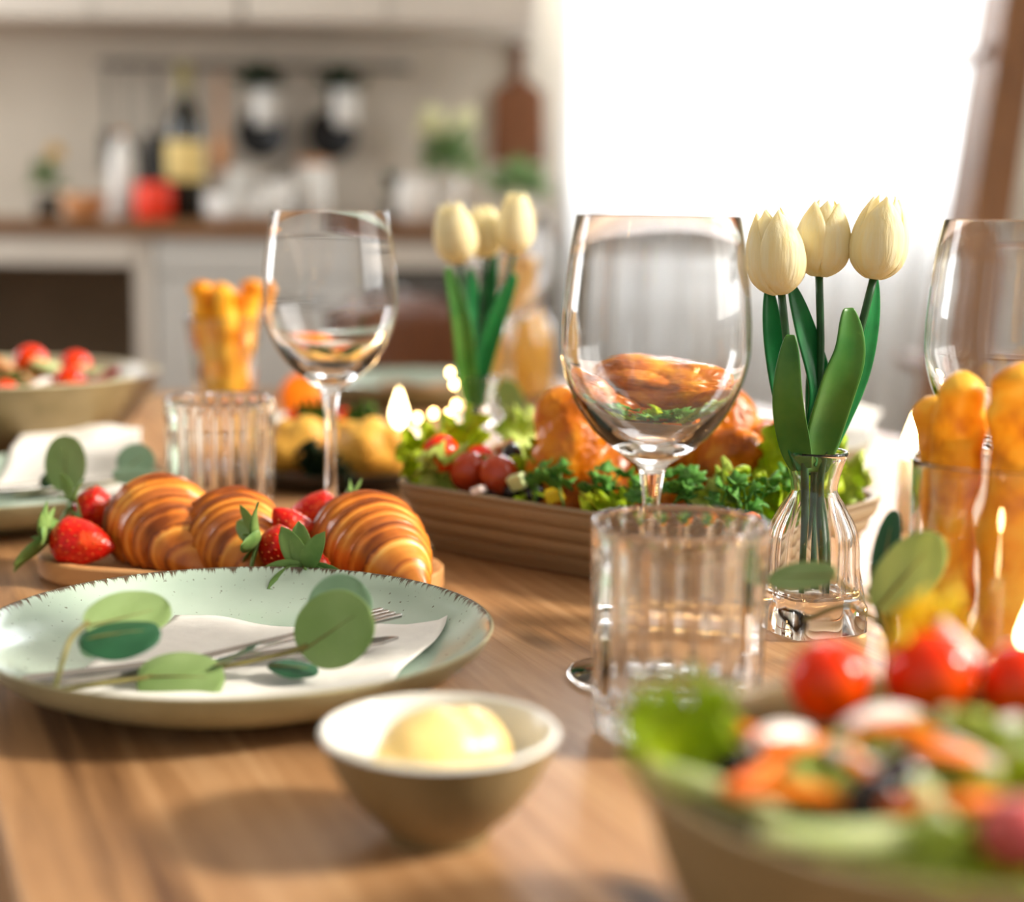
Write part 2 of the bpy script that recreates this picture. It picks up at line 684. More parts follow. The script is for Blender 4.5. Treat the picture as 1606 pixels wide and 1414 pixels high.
UZ = PD(400, 33, 3.42).z
xe = bxp(832, 3.42)
for k in range(3):
    x1 = xe - k * 0.62
    x0 = x1 - 0.615
    lab = ['white wall cabinet nearest the window', 'white wall cabinet above the wine bottle, middle of the row', 'white wall cabinet at the left end of the row'][k]
    c = thing('wall_cabinet', lab, 'cabinet', (0, 0, 0), group='white wall cabinets')
    MB().add(box(x0, x1, 3.44, BY - 0.003, UZ, UZ + 0.7)).build('body', m_cab, c, smooth=False, bevel=0.002)
    for a in (x0 + 0.003, x0 + 0.31):
        d = MB().add(box(a, a + 0.302, 3.42, 3.439, UZ + 0.002, UZ + 0.698)).build('door', m_cab, c, smooth=False, bevel=0.002)
        MB().add(sweep([(a + 0.15, 3.405, UZ + 0.14), (a + 0.15, 3.405, UZ + 0.26)], 0.005, 8)).build('handle', m_steel, d)



# things on the counter
def lathe_thing(name, label, cat, loc, parts, group=None, rot=(0, 0, 0)):
    t = thing(name, label, cat, loc, rot, group)
    for pn, prof, m in parts:
        MB().add(lathe(prof, 32)).build(pn, m, t)
    return t


def shell(prof, th):
    """outer profile from bottom centre to rim -> closed shell with thickness"""
    inn = [(max(r - th, 0), z) for r, z in prof if z > prof[0][1] + th * 0.9]
    inn = [(r, z) for r, z in inn if r > 0.001]
    base = prof[0][1] + th
    return prof + list(reversed(inn)) + [(inn[0][0] * 0.9, base), (0, base)]


def on_counter(px, Y=3.4):
    return (bxp(px, Y), Y, CT)


m_wine = mat('dark_wine_glass', S(20, 24, 14), S(14, 17, 10), rough=0.08, scale=10, spec=0.7)
m_label = mat('cream_label', S(226, 200, 130), S(216, 190, 120), rough=0.7, scale=20)
m_capsule = mat('capsule_foil', S(130, 120, 70), S(110, 100, 56), rough=0.35, scale=20)
m_ceramic = mat('white_ceramic', S(226, 224, 218), S(218, 216, 210), rough=0.3, scale=12)
m_red = mat('red_enamel', S(238, 56, 8), S(224, 46, 6), rough=0.4, scale=12)
m_tan = wood_mat('tan_wood', S(206, 150, 96), S(190, 130, 80), S(160, 104, 60), grain=(30, 6, 30))
m_dkwood = wood_mat('dark_board_wood', S(124, 76, 40), S(104, 60, 30), S(80, 44, 22), grain=(50, 6, 50))
m_foliage = leaf_mat('dark_foliage', S(36, 62, 34), S(24, 46, 24))
m_foliage2 = leaf_mat('pale_foliage', S(128, 154, 100), S(98, 128, 78))
m_yellowfl = leaf_mat('yellow_petals', S(222, 180, 70), S(196, 160, 64))
m_whitefl = leaf_mat('cream_petals', S(232, 230, 196), S(222, 220, 180))
m_clear = glass_mat()

bt = lathe_thing('wine_bottle', 'dark green wine bottle with cream label on the kitchen counter', 'bottle', on_counter(295, 3.36), [
    ('bottle', [(0, 0), (0.036, 0.0), (0.038, 0.004), (0.038, 0.185), (0.034, 0.21), (0.018, 0.24), (0.0145, 0.26), (0.0145, 0.318), (0, 0.318)], m_wine),
    ('label_paper', [(0.0386, 0.08), (0.0389, 0.081), (0.0389, 0.16), (0.0386, 0.161)], m_label),
    ('capsule', [(0.0152, 0.245), (0.0155, 0.246), (0.0155, 0.319), (0.0, 0.32)], m_capsule)])
lathe_thing('oil_bottle', 'tall white ceramic bottle beside the red pot on the counter', 'bottle', on_counter(198), [
    ('body', [(0, 0), (0.027, 0), (0.028, 0.003), (0.028, 0.10), (0.024, 0.14), (0.014, 0.16), (0.012, 0.172), (0, 0.172)], m_ceramic),
    ('cork', [(0.0, 0.17), (0.009, 0.1725), (0.009, 0.185), (0, 0.186)], m_tan)])
lathe_thing('lidded_pot', 'small red pot with black lid beside the wine bottle', 'pot', on_counter(245, 3.3), [
    ('pot', [(0, 0), (0.034, 0), (0.038, 0.01), (0.038, 0.06), (0.034, 0.075), (0.0, 0.075)], m_red),
    ('lid', [(0.034, 0.0755), (0.03, 0.085), (0.012, 0.09), (0.0, 0.09)], m_black),
    ('knob', [(0.005, 0.09), (0.008, 0.1), (0.006, 0.106), (0, 0.107)], m_black)])
lathe_thing('wooden_bowl', 'small tan wooden bowl on the left of the counter', 'bowl', on_counter(138, 3.3), [
    ('bowl', shell([(0, 0), (0.025, 0), (0.04, 0.018), (0.047, 0.05)], 0.004), m_tan)])
for k, (px, Y, lab, h, r) in enumerate([
        (380, 3.5, 'white mug standing behind the stacked white bowls', 0.11, 0.03),
        (432, 3.42, 'white mug to the right of the stacked white bowls', 0.085, 0.036),
        (492, 3.48, 'pale storage jar below the right hanging herb pot', 0.12, 0.034)]):
    t = thing('mug' if k < 2 else 'storage_jar', lab, 'mug' if k < 2 else 'jar', on_counter(px, Y))
    MB().add(lathe(shell([(0, 0), (r * 0.9, 0), (r, 0.006), (r, h)], 0.003), 32)).build('body', m_ceramic, t)
    if k < 2:
        MB().add(sweep([(r - 0.001 + 0.02 * math.sin(a), 0, h * 0.5 + h * 0.28 * math.cos(a)) for a in [PI * i / 10 for i in range(11)]], 0.004, 8)).build('handle', m_ceramic, t)
    else:
        MB().add(lathe([(r, h + 0.0005), (r + 0.001, h + 0.012), (0, h + 0.014)], 32)).build('lid', m_tan, t)
for k in range(3):
    b = MB().add(lathe(shell([(0, 0), (0.035, 0), (0.055, 0.012), (0.066, 0.03)], 0.003), 32)).build('cereal_bowl', m_ceramic)
    b.location = Vector(on_counter(372, 3.3)) + Vector((0, 0, 0.012 * k))
    tag(b, ['bottom', 'middle', 'top'][k] + ' white bowl of the low stack right of the wine bottle', 'bowl', 'stacked white bowls')
jp = lathe_thing('ceramic_pot', 'white round ceramic pot left of the counter flowers', 'pot', on_counter(648, 3.4), [
    ('pot', shell([(0, 0), (0.026, 0), (0.04, 0.02), (0.041, 0.06), (0.034, 0.085), (0.036, 0.095)], 0.004), m_ceramic)])


def leafblade(L, W, cup=0.12, bend=0.1, tipw=1.0, nu=7, nv=9, fold=0.0):
    """oval blade from the origin along +Y"""
    def fn(u, v):
        s = u * 2 - 1
        w = W * 0.5 * (math.sin(PI * min(v ** 0.8, 1)) ** 0.62 if tipw == 1.0 else math.sin(PI * v ** tipw) ** 0.8)
        z = cup * W * s * s * (w * 2 / W) + bend * L * v * v - fold * abs(s) * w
        return (s * w, v * L, z)
    return grid(nu, nv, fn)


def foliage(center, rad, n, L, W, flat=1.0, seed=1):
    rd = random.Random(seed)
    mb = MB()
    for _ in range(n):
        a = rd.uniform(0, 2 * PI)
        e = rd.uniform(-0.3, 1.3)
        d = Vector((math.cos(a) * math.cos(e), math.sin(a) * math.cos(e), math.sin(e) * flat))
        p = Vector(center) + Vector((d.x * rad, d.y * rad, d.z * rad)) * rd.uniform(0.2, 1)
        k = rd.uniform(0.7, 1.2)
        mb.add(leafblade(L * k, W * k, nu=4, nv=5), frame(p, d + Vector((rd.uniform(-.5, .5), rd.uniform(-.5, .5), rd.uniform(-.3, .5))), Vector((rd.uniform(-1, 1), rd.uniform(-1, 0), 1))))
    return mb


def potted(name, label, loc, potprof, pm, fol, extra=None):
    t = thing(name, label, 'plant', loc)
    if potprof:
        MB().add(lathe(potprof, 28)).build('pot', pm, t)
    for nm, mb, m in fol:
        tag(mb.build(nm, m, t), kind='stuff')
    return t


m_potdk = mat('dark_pot', S(70, 62, 48), S(60, 52, 40), rough=0.6)
potted('flowering_plant', 'small plant with yellow flowers at the left end of the counter', on_counter(82, 3.42),
       shell([(0, 0), (0.022, 0), (0.03, 0.05)], 0.003), m_potdk,
       [('foliage', foliage((0, 0, 0.07), 0.035, 60, 0.03, 0.014, 1.2, 3), m_foliage2), ('flowers', foliage((0.015, 0, 0.125), 0.022, 26, 0.016, 0.013, 1, 4), m_yellowfl)])
potted('flower_vase', 'vase of cream flowers and green leaves beside the hanging cutting board', on_counter(700, 3.44),
       shell([(0, 0), (0.03, 0), (0.034, 0.03), (0.024, 0.07), (0.03, 0.09)], 0.003), m_ceramic,
       [('foliage', foliage((0, 0, 0.115), 0.06, 90, 0.045, 0.02, 1.1, 5), m_foliage2)]
       + [('blossom', foliage((dx, -0.03, dz), 0.02, 26, 0.02, 0.018, 1, 9 + i), m_whitefl) for i, (dx, dz) in enumerate([(-0.036, 0.215), (0.034, 0.21), (-0.012, 0.185), (-0.045, 0.185)])])
potted('trailing_plant', 'pale green leafy plant at the counter end by the curtain', (0.005, 3.5, CT),
       shell([(0, 0), (0.025, 0), (0.032, 0.05)], 0.003), m_ceramic,
       [('foliage', foliage((0, 0, 0.07), 0.06, 80, 0.04, 0.022, 0.7, 15), m_foliage2)])
potted('small_herb', 'small dark green herb behind the round ceramic pot', on_counter(618, 3.55),
       shell([(0, 0), (0.022, 0), (0.028, 0.045)], 0.003), m_potdk,
       [('foliage', foliage((0, 0, 0.065), 0.03, 50, 0.03, 0.014, 1, 17), m_foliage)])

# hanging rail with utensils
rz = PD(380, 103, 3.68).z
rail = thing('hanging_rail', 'black utensil rail fixed to the kitchen wall', 'rail', (0, 0, 0))
MB().add(sweep([(bxp(165, 3.68), 3.68, rz), (bxp(640, 3.68), 3.68, rz)], 0.006, 10)).build('bar', m_black, rail)
for px in (175, 400, 630):
    MB().add(sweep([(bxp(px, 3.68), 3.68, rz), (bxp(px, 3.68), BY - 0.001, rz)], 0.005, 8)).build('bracket', m_black, rail)


def utensil(px, L, w, kind, label, m):
    t = thing('kitchen_utensil', label, 'utensil', (bxp(px, 3.675), 3.668, rz), group='utensils on the wall rail')
    MB().add(sweep(smooth_path([(0, 0.012, 0.006), (0, 0, 0.012), (0, -0.008, 0.002), (0, -0.006, -0.02)], 8), 0.002, 6)).build('hook', m_steel, t)
    MB().add(box(-0.006, 0.006, -0.009, -0.003, -L * 0.62, -0.02)).build('handle', m, t, smooth=False, bevel=0.002)
    if kind == 'spatula':
        MB().add(box(-w / 2, w / 2, -0.008, -0.004, -L, -L * 0.62)).build('blade', m, t, smooth=False, bevel=0.001)
    else:
        MB().add(ell(w / 2, 0.01, L * 0.19, 16, 10), Matrix.Translation((0, -0.006, -L * 0.81))).build('bowl', m, t)
    return t


m_grey = mat('grey_utensil', S(92, 88, 80), S(78, 74, 68), rough=0.5)
utensil(182, 0.24, 0.045, 'spatula', 'grey spatula hanging leftmost on the wall rail', m_grey)
utensil(216, 0.27, 0.05, 'ladle', 'grey ladle hanging between two spatulas on the rail', m_grey)
utensil(252, 0.25, 0.055, 'spatula', 'dark slotted spatula hanging just left of the wine bottle', m_black)
utensil(352, 0.24, 0.04, 'ladle', 'wooden spoon hanging right of the wine bottle', m_tan)
for px, lab in ((412, 'black frying pan hanging behind the left white herb pot'), (520, 'black frying pan hanging behind the right white herb pot')):
    t = thing('frying_pan', lab, 'pan', (bxp(px, 3.675), 3.672, rz), group='pans on the wall rail')
    MB().add(lathe(shell([(0, 0), (0.045, 0), (0.058, 0.022)], 0.003), 32), Matrix.Translation((0, 0.03, -0.15)) @ Matrix.Rotation(PI / 2, 4, 'X')).build('pan_body', m_black, t)
    MB().add(box(-0.009, 0.009, 0.005, 0.012, -0.094, 0.004)).build('handle', m_black, t, smooth=False, bevel=0.002)
for px, lab in ((420, 'white hanging herb pot with dark green herbs nearer the wine bottle'), (542, 'white hanging herb pot with dark green herbs nearer the cream flowers')):
    hp = thing('hanging_herb_pot', lab, 'plant', (bxp(px, 3.6), 3.6, rz - 0.135), group='herb pots on the wall rail')
    MB().add(lathe(shell([(0, 0), (0.022, 0), (0.027, 0.006), (0.029, 0.08)], 0.003), 28)).build('pot', m_ceramic, hp)
    MB().add(sweep([(0, 0.03, 0.07), (0, 0.06, 0.1), (0, 0.075, 0.14)], 0.002, 6)).build('hook', m_steel, hp)
    tag(foliage((-0.014, 0, 0.085), 0.045, 80, 0.032, 0.015, 0.7, int(px)).build('foliage', m_foliage, hp), kind='stuff')
pn = thing('saute_pan', 'black pan with raised handle standing on the counter behind the mugs', 'pan', on_counter(455, 3.6))
MB().add(lathe(shell([(0, 0), (0.07, 0), (0.08, 0.05)], 0.003), 32)).build('pan_body', m_black, pn)
MB().add(sweep(smooth_path([(-0.06, -0.05, 0.05), (-0.03, -0.09, 0.09), (0.03, -0.12, 0.125)], 8), 0.008, 8)).build('handle', m_black, pn)

# cutting board with handle on the wall
cb = thing('cutting_board', 'dark brown wooden cutting board with round handle hanging beside the curtain', 'cutting board', (bxp(806, 3.73), 3.735, PD(806, 255, 3.73).z))
ol = [(-0.062, 0), (0.062, 0)] + [(0.062 - 0.03 * (1 - math.cos(a)) - 0.014 * math.sin(a), 0.15 + 0.03 * math.sin(a)) for a in (0.2, 0.6, 1.0, 1.4)]
ol += [(0.013, 0.195), (0.012, 0.23)] + [(0.018 * math.cos(a), 0.25 + 0.018 * math.sin(a)) for a in [PI * i / 8 for i in range(9)]]
ol += [(-0.012, 0.23), (-0.013, 0.195)] + [(-(0.062 - 0.03 * (1 - math.cos(a)) - 0.014 * math.sin(a)), 0.15 + 0.03 * math.sin(a)) for a in (1.4, 1.0, 0.6, 0.2)]
MB().add(prism(ol, -0.009, 0.009), Matrix.Rotation(PI / 2, 4, 'X')).build('board', m_dkwood, cb, smooth=False, bevel=0.003)
MB().add(sweep([(0, -0.014, 0.253), (0, 0.014, 0.253)], 0.004, 8)).build('peg', m_steel, cb)

# ladder shelf at the right
m_ladder = wood_mat('ladder_wood', S(134, 90, 50), S(114, 74, 40), S(88, 54, 28), grain=(40, 40, 4))
ls = thing('ladder_shelf', 'leaning brown wooden ladder shelf right of the curtain', 'shelf', (0, 0, 0))
a, b = PD(1588, 0, 2.9), PD(1536, 330, 2.72)
dv = (a - b)
bot = b - dv * (b.z / dv.z)
top = a + dv * 0.9
for dx in (0, 0.5):
    off = Vector((dx, 0, 0))
    MB().add(sweep([bot + off, top + off], [0.055, 0.055], 4)).build('rail', m_ladder, ls, smooth=False)
for zz in (0.35, 0.72, PD(1570, 78, 2.85).z, 1.75):
    q = bot + dv * ((zz - bot.z) / dv.z)
    MB().add(box(q.x - 0.05, q.x + 0.55, q.y - 0.03, q.y + 0.2, zz - 0.009, zz + 0.009)).build('shelf_board', m_ladder, ls, smooth=False, bevel=0.002)

# dining chair beyond the far end of the table
m_chair = wood_mat('chair_wood', S(112, 60, 16), S(92, 48, 12), S(66, 32, 8), grain=(30, 30, 5), rough=0.5)
ch = thing('dining_chair', 'brown wooden chair with solid backrest beyond the far table end', 'chair', (bxp(628, 2.62), 2.62, 0), (0, 0, math.radians(58)))
MB().add(grid(13, 7, lambda u, v: (-0.19 + 0.38 * u, 0.03 * (1 - (2 * u - 1) ** 2), 0.48 + (0.345 - 0.03 * abs(2 * u - 1) ** 3) * v))).build('backrest', m_chair, ch, solid=0.016)
MB().add(box(-0.2, 0.2, -0.42, 0.0, 0.43, 0.455)).build('seat', m_chair, ch, smooth=False, bevel=0.006)
for x in (-0.18, 0.18):
    MB().add(sweep([(x, -0.39, 0), (x * 0.95, -0.37, 0.43)], [0.014, 0.019], 10)).build('leg', m_chair, ch)
    MB().add(sweep([(x, 0.05, 0), (x, -0.01, 0.44), (x, -0.012, 0.52)], [0.014, 0.018, 0.014], 10)).build('leg', m_chair, ch)

# ------------------------------------------------------------------ the table
TA = math.atan2(0.39, 0.92)
m_table = wood_mat('oak_table', S(194, 154, 112), S(160, 118, 78), S(84, 52, 28), grain=(70, 3.4, 70), rough=0.42, bump=0.4, knots=7.0)
tb = thing('dining_table', 'warm brown oak dining table carrying the whole meal', 'table', (P(0, 1318).x, P(0, 1318).y, 0), (0, 0, TA))
MB().add(box(0, 0.95, -0.55, 1.38, TZ - 0.035, TZ)).build('table_top', m_table, tb, smooth=False, bevel=0.003)
for x in (0.07, 0.88):
    for y in (-0.47, 1.3):
        MB().add(box(x - 0.035, x + 0.035, y - 0.035, y + 0.035, 0, TZ - 0.036)).build('leg', m_table, tb, smooth=False, bevel=0.004)
for (x0, x1, y0, y1) in ((0.1, 0.85, -0.48, -0.46), (0.1, 0.85, 1.29, 1.31), (0.06, 0.08, -0.44, 1.27), (0.87, 0.89, -0.44, 1.27)):
    MB().add(box(x0, x1, y0, y1, TZ - 0.11, TZ - 0.036)).build('apron', m_table, tb, smooth=False)


# ------------------------------------------------------------------ glassware
def raw_build(vf, name, m, parent=None):
    """keeps the face directions of the lathe (needed for open glass shells)"""
    me = bpy.data.meshes.new(name)
    me.from_pydata([tuple(p) for p in vf[0]], [], vf[1])
    me.polygons.foreach_set('use_smooth', [True] * len(me.polygons))
    me.update()
    return link(name, me, m, parent)


def prof(pts, n):
    return [(max(p.x, 0), p.y) for p in smooth_path([(a, b, 0) for a, b in pts], n)]


FOOT = [(0, 0), (0.035, 0), (0.0380, 0.0004), (0.0386, 0.0014)] + prof([(0.0384, 0.0024), (0.03, 0.0046), (0.014, 0.008), (0.0075, 0.014)], 10)
STEM = [(0.0075, 0.014)] + prof([(0.0056, 0.021), (0.0042, 0.035), (0.0036, 0.06), (0.0040, 0.085), (0.0058, 0.1)], 14)
BOWL = [(0.0058, 0.1)] + prof([(0.0085, 0.1045), (0.018, 0.111), (0.029, 0.121), (0.0385, 0.136), (0.0435, 0.152), (0.0443, 0.163), (0.0437, 0.178), (0.0415, 0.198), (0.0380, 0.2194)], 34)
BOWL += [(0.0379, 0.2199), (0.0375, 0.2199), (0.0373, 0.2194)]
BOWL += prof([(0.0408, 0.198), (0.0429, 0.178), (0.0435, 0.163), (0.0427, 0.152), (0.0374, 0.137), (0.0275, 0.1245), (0.0165, 0.1158), (0.006, 0.1125)], 34) + [(0, 0.112)]
WG = None


def wine_glass(px, py, label, s=1.0):
    global WG
    if WG is None:
        WG = thing('wine_glass', label, 'wine glass', P(px, py), (0, 0, 0), 'empty wine glasses')
        raw_build(lathe(BOWL, 72), 'bowl', m_clear, WG)
        raw_build(lathe(STEM, 32), 'stem', m_clear, WG)
        raw_build(lathe(FOOT, 72), 'foot', m_clear, WG)
        t = WG
    else:
        t = copy_tree(WG)
        t['label'] = label
    t.location = P(px, py) + Vector((0, 0, 0.0002))
    t.scale = (s, s, s)
    return t


wine_glass(1014, 1063, 'large empty wine glass standing in front of the roast chicken')
wine_glass(519, 850, 'empty wine glass standing behind the croissants')
wine_glass(1566, 1045, 'empty wine glass at the right edge behind the breadsticks')
wine_glass(797, 657, 'blurred wine glass in front of the orange juice carafe')


def flute(n, amp):
    def fn(r, z, a):
        if r > 0.0335 and 0.006 < z < 0.0885:
            r = r * (1 - amp * (1 - abs(math.sin(n * a / 2)) ** 0.7))
        return r * math.cos(a), r * math.sin(a)
    return fn


TUM = [(0, 0.0015), (0.022, 0.0012), (0.03, 0.0), (0.034, 0.002), (0.036, 0.0065)] + [(0.036 + 0.0015 * k / 12, 0.007 + 0.081 * k / 12) for k in range(13)]
TUM += [(0.0376, 0.0895), (0.0376, 0.0922), (0.037, 0.093), (0.0362, 0.093), (0.0356, 0.0922)]
TUM += [(0.0355 - 0.002 * k / 8, 0.089 - 0.072 * k / 8) for k in range(9)]
TUM = [(min(r, 0.0333) if 0.016 < z < 0.0885 and r < 0.0356 else r, z) for r, z in TUM]
TUM += [(0.030, 0.0145), (0.02, 0.0135), (0, 0.013)]
o = raw_build(lathe(TUM, 176, flute(22, 0.05)), 'ribbed_tumbler', m_clear)
tag(o, 'ribbed clear glass tumbler in front of the centre wine glass', 'tumbler', 'ribbed tumblers')
o.location = P(1058, 1150) + Vector((0, 0, 0.0002))
c = o.copy()
COL.objects.link(c)
c['label'] = 'ribbed clear glass tumbler behind the left croissant'
c.location = P(347, 832) + Vector((0, 0, 0.0002))


# ------------------------------------------------------------------ vases and tulips
def vase_fn(n):
    def fn(r, z, a):
        c, s_ = math.cos(a), math.sin(a)
        k = max(0, min(1, (0.036 - z) / 0.018))
        sq = 1.0 / max(abs(math.cos(a)) ** 6 + abs(math.sin(a)) ** 6, 1e-6) ** (1 / 6)
        w = max(0, min(1, (z - 0.016) / 0.012)) * max(0, min(1, (0.073 - z) / 0.01))
        rib = 1 - 0.07 * w * (1 - abs(math.sin(n * a / 2)) ** 0.8) if r > 0.0115 else 1
        q = r * rib * (1 + (sq - 1) * k)
        return q * c, q * s_
    return fn


VASE = [(0, 0.0008), (0.019, 0.0005), (0.0232, 0.0), (0.0248, 0.0012), (0.0246, 0.0145), (0.0236, 0.0168)]
VASE += prof([(0.0238, 0.0195), (0.0248, 0.029), (0.0254, 0.042), (0.0235, 0.055), (0.0175, 0.067), (0.0128, 0.0745), (0.0125, 0.079), (0.0140, 0.086), (0.0164, 0.094)], 24)
VASE += [(0.0172, 0.0955), (0.0172, 0.0968), (0.0164, 0.0974), (0.0154, 0.0966)]
VASE += prof([(0.0147, 0.094), (0.0123, 0.086), (0.0108, 0.079), (0.0110, 0.0745), (0.0155, 0.066), (0.0214, 0.054), (0.0230, 0.042), (0.0226, 0.030), (0.0212, 0.0225)], 24)
VASE += [(0.019, 0.0195), (0.012, 0.0185), (0, 0.0182)]
vase = raw_build(lathe(VASE, 112, vase_fn(14)), 'bud_vase', m_clear)
tag(vase, 'small ribbed glass vase with square foot holding the three sharp tulips', 'vase', 'glass tulip vases')
VB = P(1268, 985)
vase.location = VB + Vector((0, 0, 0.0002))
vase.rotation_euler = (0, 0, math.radians(24))
vase2 = vase.copy()
COL.objects.link(vase2)
vase2['label'] = 'small glass vase behind the tray holding the blurred tulips'
VB2 = Vector((PD(745, 800, 1.215).x, 1.215, TZ))
vase2.location = VB2 + Vector((0, 0, 0.0002))

m_petal = leaf_mat('cream_tulip_petal', S(255, 250, 222), S(254, 242, 194), trans=0.45, rough=0.5, scale=260, stretch=(1, 1, 0.07), bump=0.35)
m_tleaf = leaf_mat('tulip_leaf', S(26, 128, 62), S(12, 98, 48), trans=0.22, rough=0.32, scale=60, spec=0.5)
m_tleaf2 = leaf_mat('tulip_leaf_light', S(92, 140, 58), S(40, 108, 36), trans=0.15, rough=0.34, scale=26, spec=0.5)
m_tstem = mat('tulip_stem', S(34, 84, 40), S(24, 64, 30), rough=0.4, scale=60)


def petal(Rm, H, seed, outer):
    rd = random.Random(seed)
    ph = rd.uniform(0, 6)

    def fn(u, v):
        s = u * 2 - 1
        hw = math.radians(66) * max(0.0, 1 - max(0, (v - 0.5) / 0.5) ** 2.4) ** 0.6
        hw = hw * (0.75 + 0.25 * min(1, v * 4))
        q = [(0, 0.16), (0.07, 0.56), (0.18, 0.86), (0.36, 1.0), (0.58, 0.95), (0.8, 0.76), (1.001, 0.46)]
        for (a0, b0), (a1, b1) in zip(q, q[1:]):
            if v <= a1:
                r = Rm * 0.9 * (b0 + (b1 - b0) * (v - a0) / (a1 - a0))
                break
        r *= (1.0 - 0.10 * (1 - s * s) * 0) * (0.94 if not outer else 1.0)
        r *= 1 - 0.10 * max(0, v - 0.7) / 0.3 + 0.035 * math.cos(s * PI) * (1 - v) + 0.012 * math.sin(9 * s + 4 * v + ph)
        a = s * hw + 0.03 * math.sin(5 * v + ph)
        r += 0.0012 * (1 if outer else -1) * (1 - s * s)
        z = H * v * (1.0 if outer else 1.03) - (0.05 * H * s * s * v)
        return (r * math.cos(a), r * math.sin(a), z)
    return grid(11, 16, fn)


def ribbon(path, width, nrm, cup=0.25, n=20, nu=7, power=0.42):
    pts = smooth_path(path, n)
    nrm = Vector(nrm)

    def fn(u, v):
        k = min(int(round(v * (n - 1))), n - 1)
        t = (pts[min(k + 1, n - 1)] - pts[max(k - 1, 0)]).normalized()
        side = t.cross(nrm).normalized()
        nn = side.cross(t)
        w = width * 0.5 * max(0.02, math.sin(PI * (0.12 + 0.865 * v)) ** power)
        s = u * 2 - 1
        return pts[k] + side * (s * w) + nn * (cup * w * s * s)
    return grid(nu, n, fn)


def tulip(label, group, base, stem_px, Y, head, tip, wpx, leaves, seed, spin=0.0):
    """stem_px, head, tip in picture points at distance Y; leaves: (points, width px, dY, facing, light)"""
    t = thing('tulip', label, 'tulip', base, (0, 0, 0), group)
    T = Matrix.Translation(-Vector(base))
    k = Y * 1.005 / FPX
    vy = max(py for lf in leaves for px, py in lf[0]) - 30
    hb, ht = PD(*head, Y), PD(*tip, Y)
    sp = [Vector(base) + Vector((0, 0, 0.0))] + [PD(x, y, Y) for x, y in stem_px] + [hb + (ht - hb) * 0.04]
    MB().add(sweep(smooth_path(sp, 16), 0.0021, 10), T).build('stem', m_tstem, t)
    H = (ht - hb).length
    ax = (ht - hb).normalized()
    fm = frame(hb, Vector((0, 1, 0)), ax)
    z = ax
    x = Vector((1, 0, 0)) - z * z.x
    x.normalize()
    y = z.cross(x)
    fm = Matrix((x, y, z)).transposed().to_4x4()
    fm.translation = hb
    for i in range(6):
        outer = i % 2 == 0
        rot = Matrix.Rotation(math.radians(60 * i - 90) + spin, 4, 'Z')
        MB().add(petal(wpx * k * 0.5, H, seed * 10 + i, outer), T @ fm @ rot).build('petal', m_petal, t, solid=0.0011, subsurf=1)
    for pts, w, dY, nrm, light in leaves:
        MB().add(ribbon([PD(px, py, Y + dY * max(0, min(1, (vy - py) / 60))) for px, py in pts], w * k, nrm), T).build('leaf', m_tleaf2 if light else m_tleaf, t, solid=0.0016, subsurf=1)
    return t


YV = VB.y
g1 = 'tulips in the sharp front vase'
zb = Vector((0, 0, 0.0190))
tulip('cream tulip leaning left in the front vase, its bloom the lowest', g1, VB + zb + Vector((-0.006, -0.004, 0)), [(1263, 775), (1258, 705), (1240, 590)], YV - 0.006, (1226, 462), (1209, 330), 97,
      [([(1262, 735), (1246, 690), (1224, 600), (1211, 520), (1205, 450)], 42, 0.008, (0.3, -1, 0.1), 0),
       ([(1258, 735), (1246, 690), (1236, 620), (1240, 524)], 52, -0.012, (-0.35, -1, 0.15), 1)], 1, 0.3)
tulip('cream tulip standing straight in the middle of the front vase', g1, VB + zb + Vector((0.004, 0.006, 0)), [(1276, 775), (1279, 705), (1287, 560)], YV + 0.012, (1284, 434), (1297, 316), 90,
      [([(1270, 745), (1274, 690), (1285, 610), (1262, 520), (1240, 445)], 46, 0.0, (0.45, -1, 0.1), 0),
       ([(1280, 740), (1284, 690), (1282, 600), (1284, 540)], 40, 0.012, (-0.6, -1, 0), 0)], 2, 0.9)
tulip('cream tulip leaning right in the front vase', g1, VB + zb + Vector((0.008, -0.003, 0)), [(1286, 775), (1296, 705), (1338, 560)], YV, (1370, 438), (1391, 309), 93,
      [([(1276, 740), (1286, 690), (1310, 610), (1330, 550), (1330, 482)], 66, -0.010, (0.35, -1, 0.2), 1),
       ([(1282, 735), (1306, 680), (1345, 590), (1364, 510), (1372, 432)], 42, 0.012, (0.7, -1, 0.1), 0)], 3, -0.2)
g2 = 'tulips in the blurred rear vase'
Y2 = VB2.y
tulip('blurred cream tulip leaning left in the rear vase', g2, VB2 + zb + Vector((-0.005, -0.003, 0)), [(739, 655), (737, 600), (728, 500)], Y2 - 0.01, (722, 413), (708, 318), 72,
      [([(740, 640), (732, 585), (722, 500), (702, 418)], 34, -0.012, (0.2, -1, 0.15), 1)], 4, 0.5)
tulip('blurred cream tulip in the middle of the rear vase', g2, VB2 + zb + Vector((0.002, 0.006, 0)), [(744, 655), (746, 600), (754, 500)], Y2 + 0.02, (760, 405), (757, 322), 62,
      [([(746, 640), (750, 585), (766, 500), (775, 392)], 30, 0.0, (-0.5, -1, 0.1), 0), ([(742, 640), (742, 585), (744, 500), (738, 420)], 30, 0.01, (0.4, -1, 0.1), 0)], 5, 1.2)
tulip('blurred cream tulip leaning right in the rear vase', g2, VB2 + zb + Vector((0.006, -0.002, 0)), [(749, 655), (753, 600), (784, 500)], Y2, (806, 398), (812, 302), 62,
      [([(748, 640), (752, 585), (778, 500), (808, 430)], 34, -0.008, (0.35, -1, 0.1), 0)], 6, 0.1)


